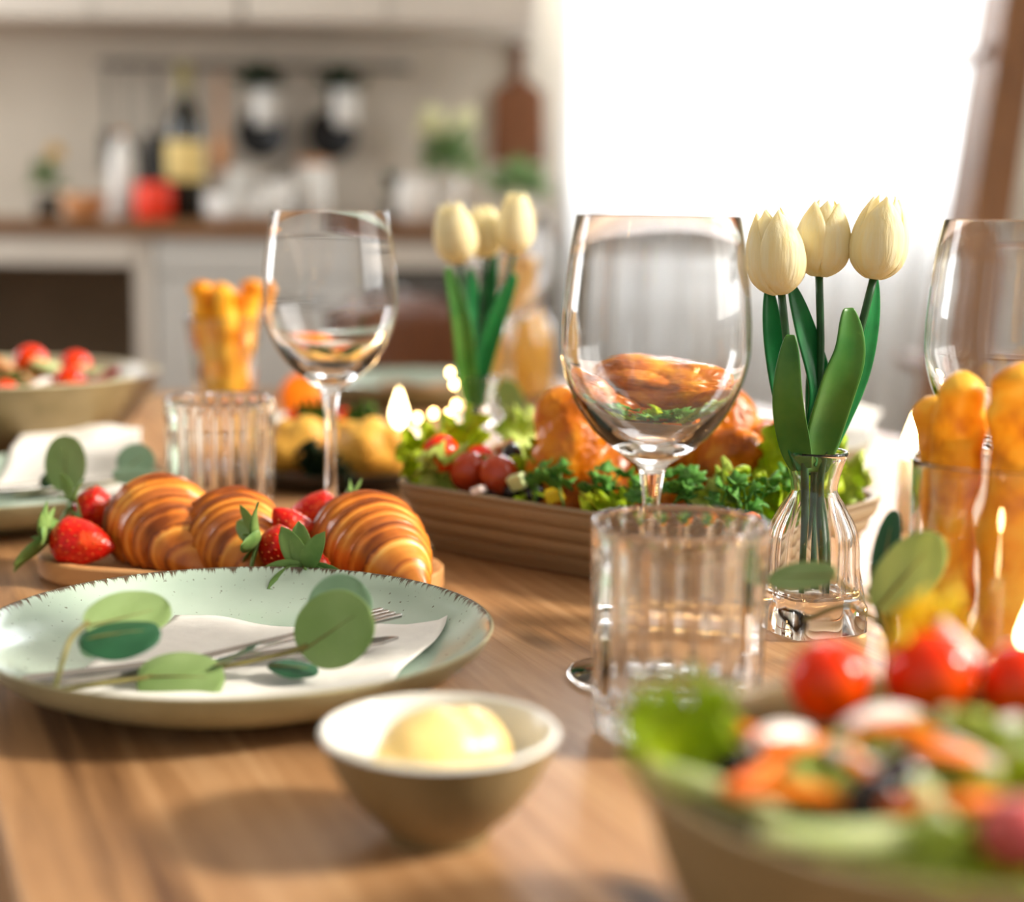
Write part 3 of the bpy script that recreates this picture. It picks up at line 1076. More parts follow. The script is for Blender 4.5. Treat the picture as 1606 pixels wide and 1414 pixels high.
# ------------------------------------------------------------------ plates, napkin, cutlery
def plate_material(name, c1, c2, rimcol, rim):
    m, nt, b = newmat(name)
    L = nt.links.new
    tc = nd(nt, 'ShaderNodeTexCoord')
    sx = nd(nt, 'ShaderNodeSeparateXYZ')
    L(tc.outputs['Object'], sx.inputs[0])
    cx = nd(nt, 'ShaderNodeCombineXYZ')
    L(sx.outputs[0], cx.inputs[0])
    L(sx.outputs[1], cx.inputs[1])
    ln = nd(nt, 'ShaderNodeVectorMath', operation='LENGTH')
    L(cx.outputs[0], ln.inputs[0])
    nm = nd(nt, 'ShaderNodeVectorMath', operation='NORMALIZE')
    L(cx.outputs[0], nm.inputs[0])
    n1 = nd(nt, 'ShaderNodeTexNoise')
    n1.inputs['Scale'].default_value = 42
    n1.inputs['Detail'].default_value = 5
    n1.inputs['Roughness'].default_value = 0.75
    L(nm.outputs[0], n1.inputs['Vector'])
    mr = nd(nt, 'ShaderNodeMapRange')
    mr.inputs[1].default_value = 0.36
    mr.inputs[2].default_value = 0.72
    mr.inputs[3].default_value = rim - 0.0008
    mr.inputs[4].default_value = rim - 0.0065
    L(n1.outputs['Fac'], mr.inputs[0])
    gt = nd(nt, 'ShaderNodeMath', operation='SUBTRACT')
    L(ln.outputs['Value'], gt.inputs[0])
    L(mr.outputs[0], gt.inputs[1])
    ml = nd(nt, 'ShaderNodeMath', operation='MULTIPLY')
    ml.inputs[1].default_value = 900
    ml.use_clamp = True
    L(gt.outputs[0], ml.inputs[0])
    n2 = nd(nt, 'ShaderNodeTexNoise')
    n2.inputs['Scale'].default_value = 18
    n2.inputs['Detail'].default_value = 4
    L(tc.outputs['Object'], n2.inputs['Vector'])
    rp = ramp(nt, [(0.35, c1), (0.65, c2)])
    L(n2.outputs['Fac'], rp.inputs[0])
    # fine specks in the glaze
    n3 = nd(nt, 'ShaderNodeTexNoise')
    n3.inputs['Scale'].default_value = 420
    n3.inputs['Detail'].default_value = 1
    L(tc.outputs['Object'], n3.inputs['Vector'])
    r3 = ramp(nt, [(0.70, (0, 0, 0, 1)), (0.76, (0.7, 0.7, 0.7, 1))])
    L(n3.outputs['Fac'], r3.inputs[0])
    m0 = nd(nt, 'ShaderNodeMix', data_type='RGBA')
    L(r3.outputs[0], m0.inputs[0])
    L(rp.outputs[0], m0.inputs[6])
    m0.inputs[7].default_value = rimcol
    mx = nd(nt, 'ShaderNodeMix', data_type='RGBA')
    L(ml.outputs[0], mx.inputs[0])
    L(m0.outputs[2], mx.inputs[6])
    mx.inputs[7].default_value = rimcol
    L(mx.outputs[2], b.inputs['Base Color'])
    b.inputs['Roughness'].default_value = 0.22
    b.inputs['Coat Weight'].default_value = 0.3
    return m


PR = 0.121
m_plate = plate_material('sage_glaze', S(186, 204, 188), S(172, 192, 176), S(84, 66, 46), PR)
PPROF = [(0, 0.0025), (0.066, 0.0025), (0.067, 0.0), (0.072, 0.0), (0.074, 0.0028), (0.092, 0.0055), (0.108, 0.0125), (0.117, 0.020), (0.1205, 0.0262), (PR, 0.0272), (0.1200, 0.0276), (0.1182, 0.0268), (0.1145, 0.0215), (0.1065, 0.0145), (0.094, 0.0092), (0.080, 0.0070), (0.04, 0.0065), (0, 0.0065)]


def plate_z(r):
    pts = [(0, 0.0065), (0.04, 0.0065), (0.08, 0.007), (0.094, 0.0092), (0.1065, 0.0145), (0.1145, 0.0215), (0.1182, 0.0268), (0.2, 0.04)]
    for (a, b), (c, d) in zip(pts, pts[1:]):
        if r <= c:
            return b + (d - b) * (r - a) / (c - a)
    return 0.03


m_under = mat('olive_glaze', S(166, 160, 126), S(150, 144, 110), rough=0.3, scale=30, spec=0.4)
PTOP = MB().add(lathe(PPROF[10:], 128)).mesh('upper_glaze')
PTOP.materials.append(m_plate)
PUND = MB().add(lathe(PPROF[:11], 128)).mesh('underside')
PUND.materials.append(m_under)


def plate(loc, label, s=1.0):
    t = thing('dinner_plate', label, 'plate', Vector(loc) + Vector((0, 0, 0.0002)), (0, 0, 0), 'sage green dinner plates')
    for nm, me in (('upper_glaze', PTOP), ('underside', PUND)):
        o = bpy.data.objects.new(nm, me)
        COL.objects.link(o)
        o.parent = t
    return t


PC = Vector((-0.1285, 0.732, TZ))
plate(PC, 'large sage green plate with brown speckled rim in the left foreground')
PC2 = Vector((-0.372, 1.128, TZ))
plate(PC2, 'sage green plate at the left edge behind the strawberries')
PC3 = Vector((0.200, 1.415, TZ))
plate(PC3, 'sage green plate behind the roast chicken and the front tulips')
PC4 = Vector((P(655, 628).x, P(655, 628).y, TZ))
plate(PC4, 'blurred plate at the far end of the table near the wooden chair')

m_napkin = mat('paper_napkin', S(240, 236, 230), S(230, 226, 220), rough=0.9, scale=50, bump=0.3, bscale=160)


def napkin(corners, pc, label, seed, lift=0.0022):
    A, B, C, D = [Vector(q) for q in corners]
    mb = MB()

    def fn(u, v):
        p = (A * (1 - u) + B * u) * (1 - v) + (D * (1 - u) + C * u) * v
        p = p + Vector((0.0022 * math.sin(v * 7 + seed), 0.002 * math.sin(u * 9 + seed), 0))
        r = math.hypot(p.x - pc.x, p.y - pc.y)
        p.z = TZ + plate_z(r) + lift + 0.0016 * noise.noise(Vector((p.x * 30, p.y * 30, seed))) + 0.0012 * (1 + math.sin(u * 11 + v * 5))
        return p
    mb.add(grid(34, 26, fn))
    # folded lower ply, a little inside the upper one
    mb2 = MB().add(grid(34, 26, lambda u, v: fn(0.015 + 0.97 * u, 0.02 + 0.96 * v) - Vector((0, 0, 0.0013))))
    t = thing('paper_napkin', label, 'napkin', pc, (0, 0, 0), 'paper napkins on plates')
    T = Matrix.Translation(-Vector(pc))
    a = MB()
    a.v = [T @ p for p in mb.v]
    a.f = mb.f
    a.build('upper_ply', m_napkin, t, solid=0.0004)
    a = MB()
    a.v = [T @ p for p in mb2.v]
    a.f = mb2.f
    a.build('lower_ply', m_napkin, t, solid=0.0004)
    return t


napkin([P(268, 976, 0.008), P(696, 998, 0.008), P(585, 1112, 0.010), P(48, 1098, 0.012)], PC, 'white paper napkin folded on the large foreground plate', 1)
napkin([P(60, 722, 0.01), P(225, 728, 0.01), P(215, 778, 0.01), P(-40, 772, 0.01)], PC2, 'white paper napkin on the left rear plate', 4)
napkin([P(610, 618, 0.01), P(720, 618, 0.01), P(715, 645, 0.01), P(590, 645, 0.01)], PC4, 'white paper napkin on the far plate', 6)
napkin([P(1265, 676, 0.01), P(1380, 690, 0.01), P(1355, 725, 0.01), P(1240, 712, 0.01)], PC3, 'white paper napkin on the plate behind the roast chicken', 9)
m_cutlery = mat('cutlery_steel', S(170, 166, 162), S(150, 146, 142), rough=0.18, metal=1, scale=60)


def knife(a, b, label, up=Vector((0, 0, 1))):
    a, b = Vector(a), Vector(b)
    L = (b - a).length
    t = thing('table_knife', label, 'knife')
    t.matrix_world = frame(a, b - a, up)
    hl = L * 0.48
    ol = [(-0.004, 0.0), (0.004, 0.0), (0.0055, 0.006), (0.0045, hl), (-0.0045, hl), (-0.0055, 0.006)]
    MB().add(prism(ol, -0.0022, 0.0022)).build('handle', m_cutlery, t, smooth=False, bevel=0.0012)
    bl = [(-0.004, hl), (0.004, hl), (0.006, hl + 0.01), (0.0075, L * 0.8), (0.0045, L * 0.94), (-0.002, L), (-0.0045, L * 0.97), (-0.0045, hl + 0.01)]
    MB().add(prism(bl, -0.0007, 0.0007)).build('blade', m_cutlery, t, smooth=False, bevel=0.0003)
    return t


def fork(a, b, label):
    """a = end of the handle, b = tips of the tines"""
    a, b = Vector(a), Vector(b)
    L = (b - a).length
    t = thing('table_fork', label, 'fork')
    t.matrix_world = frame(a, b - a, Vector((0, 0, 1)))
    ol = [(-0.004, 0.0), (0.004, 0.0), (0.0055, 0.006), (0.003, L * 0.6), (0.003, L * 0.68), (0.009, L * 0.76), (0.009, L * 0.78), (-0.009, L * 0.78), (-0.009, L * 0.76), (-0.003, L * 0.68), (-0.003, L * 0.6), (-0.0055, 0.006)]
    MB().add(prism(ol, -0.0012, 0.0012)).build('handle', m_cutlery, t, smooth=False, bevel=0.0007)
    for k in range(4):
        x = -0.0075 + 0.005 * k
        MB().add(box(x - 0.0013, x + 0.0013, L * 0.775, L, -0.001, 0.001)).build('tine', m_cutlery, t, smooth=False, bevel=0.0005)
    return t


knife(P(35, 1070, 0.0150), P(628, 1001, 0.0155), 'steel knife lying across the napkin on the foreground plate')
fork(P(250, 1050, 0.0175), P(614, 960, 0.0225), 'steel fork under the eucalyptus leaves on the foreground plate')
knife(P(-40, 772, 0.018), P(185, 752, 0.016), 'blurred steel knife on the left rear plate')

# ------------------------------------------------------------------ eucalyptus sprigs
m_eu = leaf_mat('eucalyptus_leaf', S(160, 184, 124), S(138, 166, 98), trans=0.32, rough=0.55, scale=30)
m_eu2 = leaf_mat('eucalyptus_leaf_grey', S(160, 190, 160), S(140, 174, 142), trans=0.25, rough=0.55, scale=30)
m_eud = leaf_mat('eucalyptus_leaf_dark', S(40, 92, 58), S(30, 76, 48), trans=0.12, rough=0.5, scale=30)
m_eustem = mat('eucalyptus_stem', S(132, 122, 62), S(108, 98, 50), rough=0.6, scale=80)


def roundleaf(L, W, cup, fold, nu=13, nv=15):
    def fn(u, v):
        s = u * 2 - 1
        a = PI * v
        w = W * 0.5 * math.sin(a) ** 0.85
        y = L * 0.5 * (1 - math.cos(a))
        x = s * w
        z = cup * (x * x / (W * W) + 0.6 * (v - 0.5) ** 2) * W - fold * abs(x)
        z += 0.012 * W * math.sin(14 * v + 5 * s)
        return (x, y, z)
    return grid(nu, nv, fn)


def sprig(label, stems, leaves, root, group=None, sr=0.0011):
    """leaves: (base, tip, normal, width, material, cup, fold) in world space"""
    t = thing('eucalyptus_sprig', label, 'eucalyptus', root, (0, 0, 0), group)
    T = Matrix.Translation(-Vector(root))
    for st in stems:
        MB().add(sweep(smooth_path(st, 14), sr, 8), T).build('stem', m_eustem, t)
    for b, tip, nrm, w, m, cup, fold in leaves:
        b, tip = Vector(b), Vector(tip)
        L = (tip - b).length
        lf = MB().add(roundleaf(L, w, cup, fold), T @ frame(b, tip - b, nrm)).build('leaf', m, t, solid=0.0005, subsurf=1)
        rib = sweep([(0, L * q, 0.0004 + 0.6 * cup * (math.acos(max(-1, min(1, 1 - 2 * q))) / PI - 0.5) ** 2 * w) for q in (0.0, 0.2, 0.4, 0.6, 0.8)], [0.0006, 0.0005, 0.0004, 0.0003, 0.0001], 5)
        MB().add(rib, T @ frame(b, tip - b, nrm)).build('midrib', m_eustem, lf)
    return t


YP = 0.69
sprig('eucalyptus sprig lying on the napkin of the large foreground plate',
      [[P(42, 1092, 0.014), P(110, 1078, 0.015), P(215, 1064, 0.016), P(345, 1046, 0.018), P(440, 1026, 0.022), P(482, 1012, 0.026)],
       [P(85, 1083, 0.015), PD(100, 1030, 0.655), PD(112, 1000, 0.665), PD(138, 975, 0.675)]],
      [(PD(132, 985, 0.675), PD(266, 950, 0.70), (-0.15, -0.80, 0.6), 0.026, m_eu, 0.25, 0.0),
       (PD(122, 1002, 0.665), PD(252, 985, 0.675), (0.0, -0.35, 1), 0.030, m_eud, -0.5, 0.0),
       (PD(132, 1000, 0.676), PD(146, 1030, 0.68), (0.2, -1, 0.3), 0.008, m_eu2, 0.1, 0.0),
       (P(213, 1060, 0.017), P(352, 1062, 0.016), (0.05, -0.72, 0.75), 0.030, m_eu, -0.55, 0.0),
       (P(340, 1047, 0.02), PD(398, 1014, 0.715), (-0.5, -0.7, 0.6), 0.022, m_eud, 0.3, 0.0),
       (PD(472, 1022, 0.700), PD(578, 950, 0.694), (-0.12, -1, 0.12), 0.0345, m_eu, 0.12, 0.0),
       (PD(500, 990, 0.716), PD(566, 912, 0.722), (0.10, -1, 0.25), 0.030, m_eu2, 0.1, 0.0),
       (P(420, 1043, 0.017), P(500, 1050, 0.014), (0, -0.2, 1), 0.018, m_eud, -0.2, 0.0)],
      P(215, 1064, 0.012), 'eucalyptus sprigs')
sr = P(1392, 1096)
sprig('eucalyptus sprig standing between the front vase and the breadsticks',
      [[sr, PD(1396, 1020, 0.66), PD(1378, 950, 0.65), PD(1360, 925, 0.645)],
       [PD(1390, 985, 0.655), PD(1330, 950, 0.67), PD(1262, 972, 0.69)],
       [PD(1378, 950, 0.65), PD(1340, 930, 0.64), PD(1306, 904, 0.635)]],
      [(PD(1312, 903, 0.634), PD(1206, 905, 0.66), (0.05, -0.75, 0.66), 0.0165, m_eu, 0.1, 0.0),
       (PD(1375, 955, 0.64), PD(1474, 838, 0.628), (-0.25, -1, 0.15), 0.0235, m_eu, 0.1, 0.0),
       (PD(1396, 1005, 0.652), PD(1372, 880, 0.655), (-1, -0.5, 0.1), 0.012, m_eud, 0.1, 0.0),
       (PD(1378, 930, 0.66), PD(1402, 800, 0.69), (-0.7, -1, 0.0), 0.013, m_eud, 0.2, 0.0)],
      sr, 'eucalyptus sprigs')
sprig('blurred eucalyptus sprig on the left rear plate',
      [[P(20, 776, 0.02), P(90, 768, 0.022), P(180, 756, 0.024), P(240, 742, 0.026)]],
      [(PD(102, 772, 1.06), PD(104, 682, 1.06), (0.1, -1, 0.1), 0.028, m_eu, 0.1, 0.0),
       (PD(190, 742, 1.10), PD(236, 705, 1.11), (0.2, -1, 0.5), 0.026, m_eu2, 0.1, 0.0),
       (PD(178, 750, 1.08), PD(245, 745, 1.1), (0, -0.6, 1), 0.026, m_eu2, 0.1, 0.0),
       (PD(62, 757, 1.07), PD(92, 748, 1.07), (0, -0.8, 0.6), 0.012, m_eud, 0.1, 0.0)],
      P(90, 768, 0.012), 'eucalyptus sprigs')
rr = Vector((PD(812, 690, 1.36).x, 1.36, TZ))
sprig('single eucalyptus leaf rising behind the left end of the chicken',
      [[rr, PD(815, 700, 1.36), PD(808, 660, 1.36)]],
      [(PD(812, 662, 1.36), PD(790, 594, 1.355), (-0.2, -1, 0.1), 0.024, m_eu, 0.1, 0.0)], rr, 'eucalyptus sprigs')

# ------------------------------------------------------------------ croissants and strawberries on their board
m_board = wood_mat('board_wood', S(206, 156, 104), S(190, 138, 86), S(158, 108, 62), grain=(5, 60, 60), rough=0.5)
BC = Vector((-0.163, 0.937, TZ))
BYAW = math.radians(-14)
bd = thing('serving_board', 'pale wooden oval serving board with raised rim under the croissants', 'serving board', BC + Vector((0, 0, 0.0002)), (0, 0, BYAW))


def stadium(hl, hw, n=16):
    pts = []
    for k in range(n + 1):
        a = -PI / 2 + PI * k / n
        pts.append((hl - hw + hw * math.cos(a), hw * math.sin(a)))
    for k in range(n + 1):
        a = PI / 2 + PI * k / n
        pts.append((-(hl - hw) + hw * math.cos(a), hw * math.sin(a)))
    return pts


def loft(loops):
    """closed loops [(x, y, z)...] stacked; ends capped"""
    v, f = [], []
    n = len(loops[0])
    for lp in loops:
        v += [Vector(p) for p in lp]
    for j in range(len(loops) - 1):
        for i in range(n):
            k = (i + 1) % n
            f.append((j * n + i, j * n + k, (j + 1) * n + k, (j + 1) * n + i))
    f.append(tuple(range(n))[::-1])
    f.append(tuple((len(loops) - 1) * n + i for i in range(n)))
    return v, f


lv = [(-0.003, 0.0), (0, 0.003), (0, 0.0125), (-0.001, 0.0135), (-0.007, 0.0135), (-0.0085, 0.0125), (-0.0095, 0.0085)]
MB().add(loft([[(x, y, z) for x, y in stadium(0.126 + d, 0.054 + d)] for d, z in lv])).build('board', m_board, bd, smooth=True, sharp=35)


def croissant_mat():
    m, nt, b = newmat('croissant_crust')
    L = nt.links.new
    at = nd(nt, 'ShaderNodeAttribute', attribute_name='tone')
    tc = nd(nt, 'ShaderNodeTexCoord')
    mp = nd(nt, 'ShaderNodeMapping')
    mp.inputs['Scale'].default_value = (30, 160, 30)
    L(tc.outputs['Object'], mp.inputs[0])
    n1 = nd(nt, 'ShaderNodeTexNoise')
    n1.inputs['Scale'].default_value = 1.0
    n1.inputs['Detail'].default_value = 5
    L(mp.outputs[0], n1.inputs['Vector'])
    n2 = nd(nt, 'ShaderNodeTexNoise')
    n2.inputs['Scale'].default_value = 28
    n2.inputs['Detail'].default_value = 3
    L(tc.outputs['Object'], n2.inputs['Vector'])
    a1 = nd(nt, 'ShaderNodeMath', operation='MULTIPLY_ADD')
    L(n1.outputs['Fac'], a1.inputs[0])
    a1.inputs[1].default_value = 0.42
    L(at.outputs['Fac'], a1.inputs[2])
    a2 = nd(nt, 'ShaderNodeMath', operation='MULTIPLY_ADD')
    L(n2.outputs['Fac'], a2.inputs[0])
    a2.inputs[1].default_value = 0.7
    L(a1.outputs[0], a2.inputs[2])
    rp = ramp(nt, [(0.42, S(128, 58, 10)), (0.60, S(196, 106, 26)), (0.82, S(230, 152, 56)), (1.0, S(246, 192, 100))])
    L(a2.outputs[0], rp.inputs[0])
    L(rp.outputs[0], b.inputs['Base Color'])
    b.inputs['Roughness'].default_value = 0.33
    b.inputs['Specular IOR Level'].default_value = 0.55
    bp = nd(nt, 'ShaderNodeBump')
    bp.inputs['Strength'].default_value = 0.45
    bp.inputs['Distance'].default_value = 0.0016
    L(n1.outputs['Fac'], bp.inputs['Height'])
    L(bp.outputs[0], b.inputs['Normal'])
    return m


m_crust = croissant_mat()


def croissant(Rm, Ln, curve, seed, flatz=0.62, bands=7.0):
    rd = random.Random(seed)
    ph = rd.uniform(0, 6)
    n, seg = 110, 48
    v, f, tone = [], [], []
    for k in range(n):
        t = k / (n - 1)
        for i in range(seg):
            a = 2 * PI * i / seg
            tt = min(1, max(0, t + 0.020 * math.sin(a + ph) + 0.012 * math.sin(2 * a + ph * 2) + 0.006 * noise.noise(Vector((t * 9, a, seed)))))
            s = abs(2 * tt - 1)
            q = s * bands + 0.35 + 0.55 * noise.noise(Vector((s * 4.5, seed * 1.7, 0.3)))
            kb = math.floor(q)
            fr = q - kb
            env = max(0.0, math.sin(PI * (0.012 + 0.976 * t))) ** 0.80
            r = Rm * env * (0.95 + 0.10 * fr ** 3 + 0.02 * noise.noise(Vector((math.cos(a) * 2, math.sin(a) * 2, t * 7 + seed))))
            x = curve * ((2 * t - 1) ** 2 - 0.3) + r * math.cos(a) * 1.06
            z = r * math.sin(a)
            if z < -flatz * Rm * env:
                z = -flatz * Rm * env
            y = Ln * (t - 0.5)
            drop = Rm * flatz * env
            v.append(Vector((x, y, z + drop + 0.0012)))
            h = (kb * 37.7 + seed * 3.1) % 1.0
            tn = 0.09 + 0.30 * (h - 0.5) - 0.16 * math.exp(-((fr - 0.96) / 0.07) ** 2) + 0.22 * math.exp(-((fr - 0.10) / 0.12) ** 2)
            tone.append(tn - 0.05 * s)
    for k in range(n - 1):
        for i in range(seg):
            j = (i + 1) % seg
            f.append((k * seg + i, k * seg + j, (k + 1) * seg + j, (k + 1) * seg + i))
    f.append(tuple(range(seg)))
    f.append(tuple((n - 1) * seg + i for i in range(seg)))
    return v, f, tone


for k, (px, Yc, yaw, Rm, Ln, cv, lab) in enumerate([
        (262, 0.957, 24, 0.0312, 0.122, 0.013, 'golden croissant beside the strawberries at the left end of the board'),
        (376, 0.938, 18, 0.0285, 0.118, 0.012, 'golden croissant in the middle of the board, partly behind a strawberry'),
        (583, 0.915, 26, 0.0305, 0.122, 0.011, 'golden croissant at the right end of the board')]):
    o = MB().add(croissant(Rm, Ln, cv, k + 2)).build('croissant', m_crust)
    o.location = Vector((PD(px, 850, Yc).x, Yc, TZ + 0.0088))
    o.rotation_euler = (0, 0, math.radians(yaw))
    tag(o, lab, 'croissant', 'croissants on the board')

m_berry = mat('strawberry_flesh', S(216, 26, 6), S(176, 12, 4), rough=0.3, spec=0.35, scale=60, bump=0.6, bscale=220, c3=S(226, 84, 26), lo=0.3, hi=0.75)
m_seed = mat('strawberry_seed', S(222, 120, 44), S(200, 96, 36), rough=0.5)
m_calyx = leaf_mat('strawberry_calyx', S(142, 172, 96), S(86, 132, 62), trans=0.25)


def strawberry(label, pos, axis, L, Wd, seed, nleaf=7, ls=1.0):
    """axis points from the calyx to the tip; pos is the middle of the berry"""
    rd = random.Random(seed)
    axis = Vector(axis).normalized()
    ref = Vector((0, 0, 1)) if abs(axis.z) < 0.9 else Vector((0, 1, 0))
    x = axis.cross(ref).normalized()
    y = axis.cross(x)
    fm = Matrix((x, y, axis)).transposed().to_4x4()
    t = thing('strawberry', label, 'strawberry', pos, (0, 0, 0), 'strawberries on the board')

    def rad(z):                                # z 0..1 from calyx to tip
        return (Wd / 2) * (min(1, (z / 0.22)) ** 0.5 if z < 0.22 else max(0, 1 - ((z - 0.22) / 0.78) ** 2.1) ** 0.75)

    def fn(p):
        z = (1 - p.z) / 2
        r = rad(z) * (1 + 0.05 * noise.noise(Vector((p.x * 1.5, p.y * 1.5, z * 3 + seed))))
        h = math.hypot(p.x, p.y) or 1e-6
        return (p.x / h * r if h > 1e-5 else 0, p.y / h * r if h > 1e-5 else 0, (z - 0.5) * L)
    MB().add(blob(28, 22, fn), fm).build('flesh', m_berry, t)
    sd_ = MB()
    for j in range(9):
        z = 0.12 + 0.8 * j / 9
        nn = max(4, int(14 * rad(z) / (Wd / 2)))
        for i in range(nn):
            a = 2 * PI * (i + 0.5 * (j % 2)) / nn
            r = rad(z) * 1.005
            c = Vector((r * math.cos(a), r * math.sin(a), (z - 0.5) * L))
            sd_.add(ell(0.0004, 0.0004, 0.0008, 6, 4), fm @ Matrix.Translation(c))
    tag(sd_.build('seeds', m_seed, t), kind='stuff')
    for i in range(nleaf):
        a = 2 * PI * i / nleaf + rd.uniform(-0.3, 0.3)
        d = Vector((math.cos(a), math.sin(a), rd.uniform(-0.9, 0.15)))
        k = rd.uniform(0.9, 1.4) * ls
        MB().add(leafblade(0.014 * k, 0.0065 * k, cup=0.2, bend=rd.uniform(-0.35, 0.3), nu=5, nv=8), fm @ frame((0, 0, -L / 2 + 0.001), d, Vector((0, 0, -1)))).build('calyx_leaf', m_calyx, t, solid=0.0004)
    MB().add(sweep(smooth_path([(0, 0, -L / 2 + 0.002), (0.001, 0, -L / 2 - 0.005), (0.003, 0.001, -L / 2 - 0.010)], 6), 0.0008, 6), fm).build('stalk', m_calyx, t)
    return t


strawberry('strawberry lying with its leaves at the far left end of the board', PD(130, 851, 0.925), (1, -0.1, -0.12), 0.040, 0.029, 1, 9, 1.6)
strawberry('round strawberry behind the leftmost one, against the left croissant', PD(155, 806, 0.972), (0.75, 0.2, -0.45), 0.034, 0.030, 2, 5, 1.3)
strawberry('bright strawberry propped with its tip pointing up in the middle', PD(458, 828, 0.912), (-0.62, -0.25, 0.75), 0.033, 0.023, 3)
strawberry('strawberry half hidden behind the upright one, leaves to the right', PD(492, 806, 0.958), (-0.85, 0.0, -0.15), 0.034, 0.027, 4, 8, 1.4)
strawberry('strawberry with long leaves lying against the middle croissant', PD(448, 862, 0.885), (0.9, 0.15, -0.42), 0.032, 0.024, 5, 6, 1.65)
strawberry('strawberry in front with its leafy top facing the foreground plate', PD(490, 897, 0.868), (0.15, 1.0, -0.35), 0.030, 0.024, 6, 8, 1.5)

# ------------------------------------------------------------------ tray with the roast chicken
FL, FR, BR = P(600, 755, 0.045), P(1180, 845, 0.045), P(1400, 774, 0.045)
TC = (FL + BR) / 2
TC.z = TZ
TYAW = math.atan2(FR.y - FL.y, FR.x - FL.x)
HX, HY = (FR - FL).length / 2, (BR - FR).length / 2


def tray_mat():
    m = wood_mat('tray_glaze', S(158, 138, 110), S(136, 116, 88), S(100, 82, 60), grain=(4, 4, 110), rough=0.45, bump=0.4)
    return m


def rrect(hx, hy, r, n=7):
    pts = []
    for cx, cy, a0 in ((hx - r, -(hy - r), -PI / 2), (hx - r, hy - r, 0), (-(hx - r), hy - r, PI / 2), (-(hx - r), -(hy - r), PI)):
        for k in range(n + 1):
            a = a0 + PI / 2 * k / n
            pts.append((cx + r * math.cos(a), cy + r * math.sin(a)))
    return pts


lv = [(-0.022, 0.0), (-0.018, 0.0015)]
for k in range(4):
    z0 = 0.004 + 0.0095 * k
    d = -0.016 + 0.0042 * k
    lv += [(d - 0.0012, z0), (d + 0.0008, z0 + 0.0022), (d + 0.0022, z0 + 0.0068), (d + 0.0016, z0 + 0.009)]
lv += [(-0.0005, 0.0425), (0.0, 0.0445), (-0.001, 0.0458), (-0.004, 0.0458), (-0.0055, 0.044), (-0.012, 0.020), (-0.020, 0.010), (-0.034, 0.0085)]
tray = MB().add(loft([[(x, y, z) for x, y in rrect(HX + d, HY + d, 0.030 + d * 0.5)] for d, z in lv])).build('serving_tray', tray_mat(), sharp=50)
tray.location = TC + Vector((0, 0, 0.0002))
tray.rotation_euler = (0, 0, TYAW)
tag(tray, 'ribbed taupe ceramic tray holding the roast chicken', 'tray')


def chicken_mat():
    m = mat('roast_skin', S(226, 150, 34), S(190, 98, 6), rough=0.26, spec=0.35, scale=42, bump=0.5, bscale=230, c3=S(110, 44, 0), lo=0.32, hi=0.70, coat=0.12, detail=6, dist=0.4, sss=0.05)
    return m


m_skin = chicken_mat()
ck = thing('roast_chicken', 'whole golden roast chicken lying on salad in the ribbed tray', 'chicken', TC + Vector((0, 0, 0.012)))
ZC = 0.0


def roughen(me, a1, a2, seed):
    ns = [v.normal.copy() for v in me.vertices]
    for v, n_ in zip(me.vertices, ns):
        p = v.co * 45 + Vector((seed, 0, 0))
        q = v.co * 150 + Vector((0, seed, 0))
        v.co += n_ * (a1 * noise.noise(p) - a2 * abs(noise.noise(q)))
    me.update()
    return me


def E(mb, x, y, z, rx, ry, rz, rot=(0, 0, 0), amp=0.08):
    mb.add(ell(rx, ry, rz, 28, 20, amp, 1.6, (x * 90, y * 90, z * 90)), Matrix.Translation((x, y, z)) @ Euler([math.radians(q) for q in rot]).to_matrix().to_4x4())


b = MB()
E(b, 0.018, 0.020, 0.062, 0.062, 0.044, 0.052, (0, -6, -20))
E(b, 0.000, 0.018, 0.088, 0.036, 0.030, 0.030, (0, 0, -20))
E(b, 0.040, 0.008, 0.072, 0.040, 0.030, 0.038, (0, 14, -25))
E(b, 0.078, 0.012, 0.046, 0.030, 0.030, 0.034, (0, 20, 0))
E(b, 0.01, 0.02, 0.03, 0.07, 0.045, 0.03)
link('body', roughen(remesh(b, 'body', 0.0017, 5), 0.0022, 0.0016, 3), m_skin, ck)
b = MB()                                     # near thigh and leg on the left
E(b, -0.044, -0.014, 0.050, 0.026, 0.026, 0.046, (0, 8, 10))
E(b, -0.030, -0.012, 0.036, 0.032, 0.028, 0.034)
E(b, -0.050, -0.010, 0.080, 0.018, 0.018, 0.020)
link('drumstick', roughen(remesh(b, 'drumstick', 0.0017, 5), 0.0022, 0.0016, 3), m_skin, ck)
b = MB()                                     # second leg, on top
E(b, 0.002, -0.006, 0.086, 0.030, 0.016, 0.017, (0, 12, -14))
E(b, 0.034, -0.012, 0.076, 0.024, 0.013, 0.013, (0, 24, -14))
E(b, 0.060, -0.016, 0.064, 0.012, 0.010, 0.010)
link('drumstick', roughen(remesh(b, 'drumstick', 0.0017, 4), 0.0022, 0.0016, 3), m_skin, ck)
b = MB()                                     # wing on the near right side
E(b, 0.054, -0.034, 0.042, 0.020, 0.018, 0.036, (0, -14, 0))
E(b, 0.062, -0.036, 0.064, 0.017, 0.015, 0.016)
E(b, 0.050, -0.040, 0.016, 0.012, 0.012, 0.014)
link('wing', roughen(remesh(b, 'wing', 0.0017, 4), 0.0022, 0.0016, 3), m_skin, ck)
b = MB()
E(b, 0.088, -0.016, 0.042, 0.018, 0.018, 0.034, (0, 18, 0))
E(b, 0.084, -0.014, 0.064, 0.015, 0.014, 0.014)
link('wing', roughen(remesh(b, 'wing', 0.0017, 4), 0.0022, 0.0016, 3), m_skin, ck)
E(b := MB(), -0.004, -0.022, 0.026, 0.034, 0.018, 0.022, (0, 0, 0))
link('thigh', roughen(remesh(b, 'thigh', 0.0017, 4), 0.0022, 0.0016, 3), m_skin, ck)

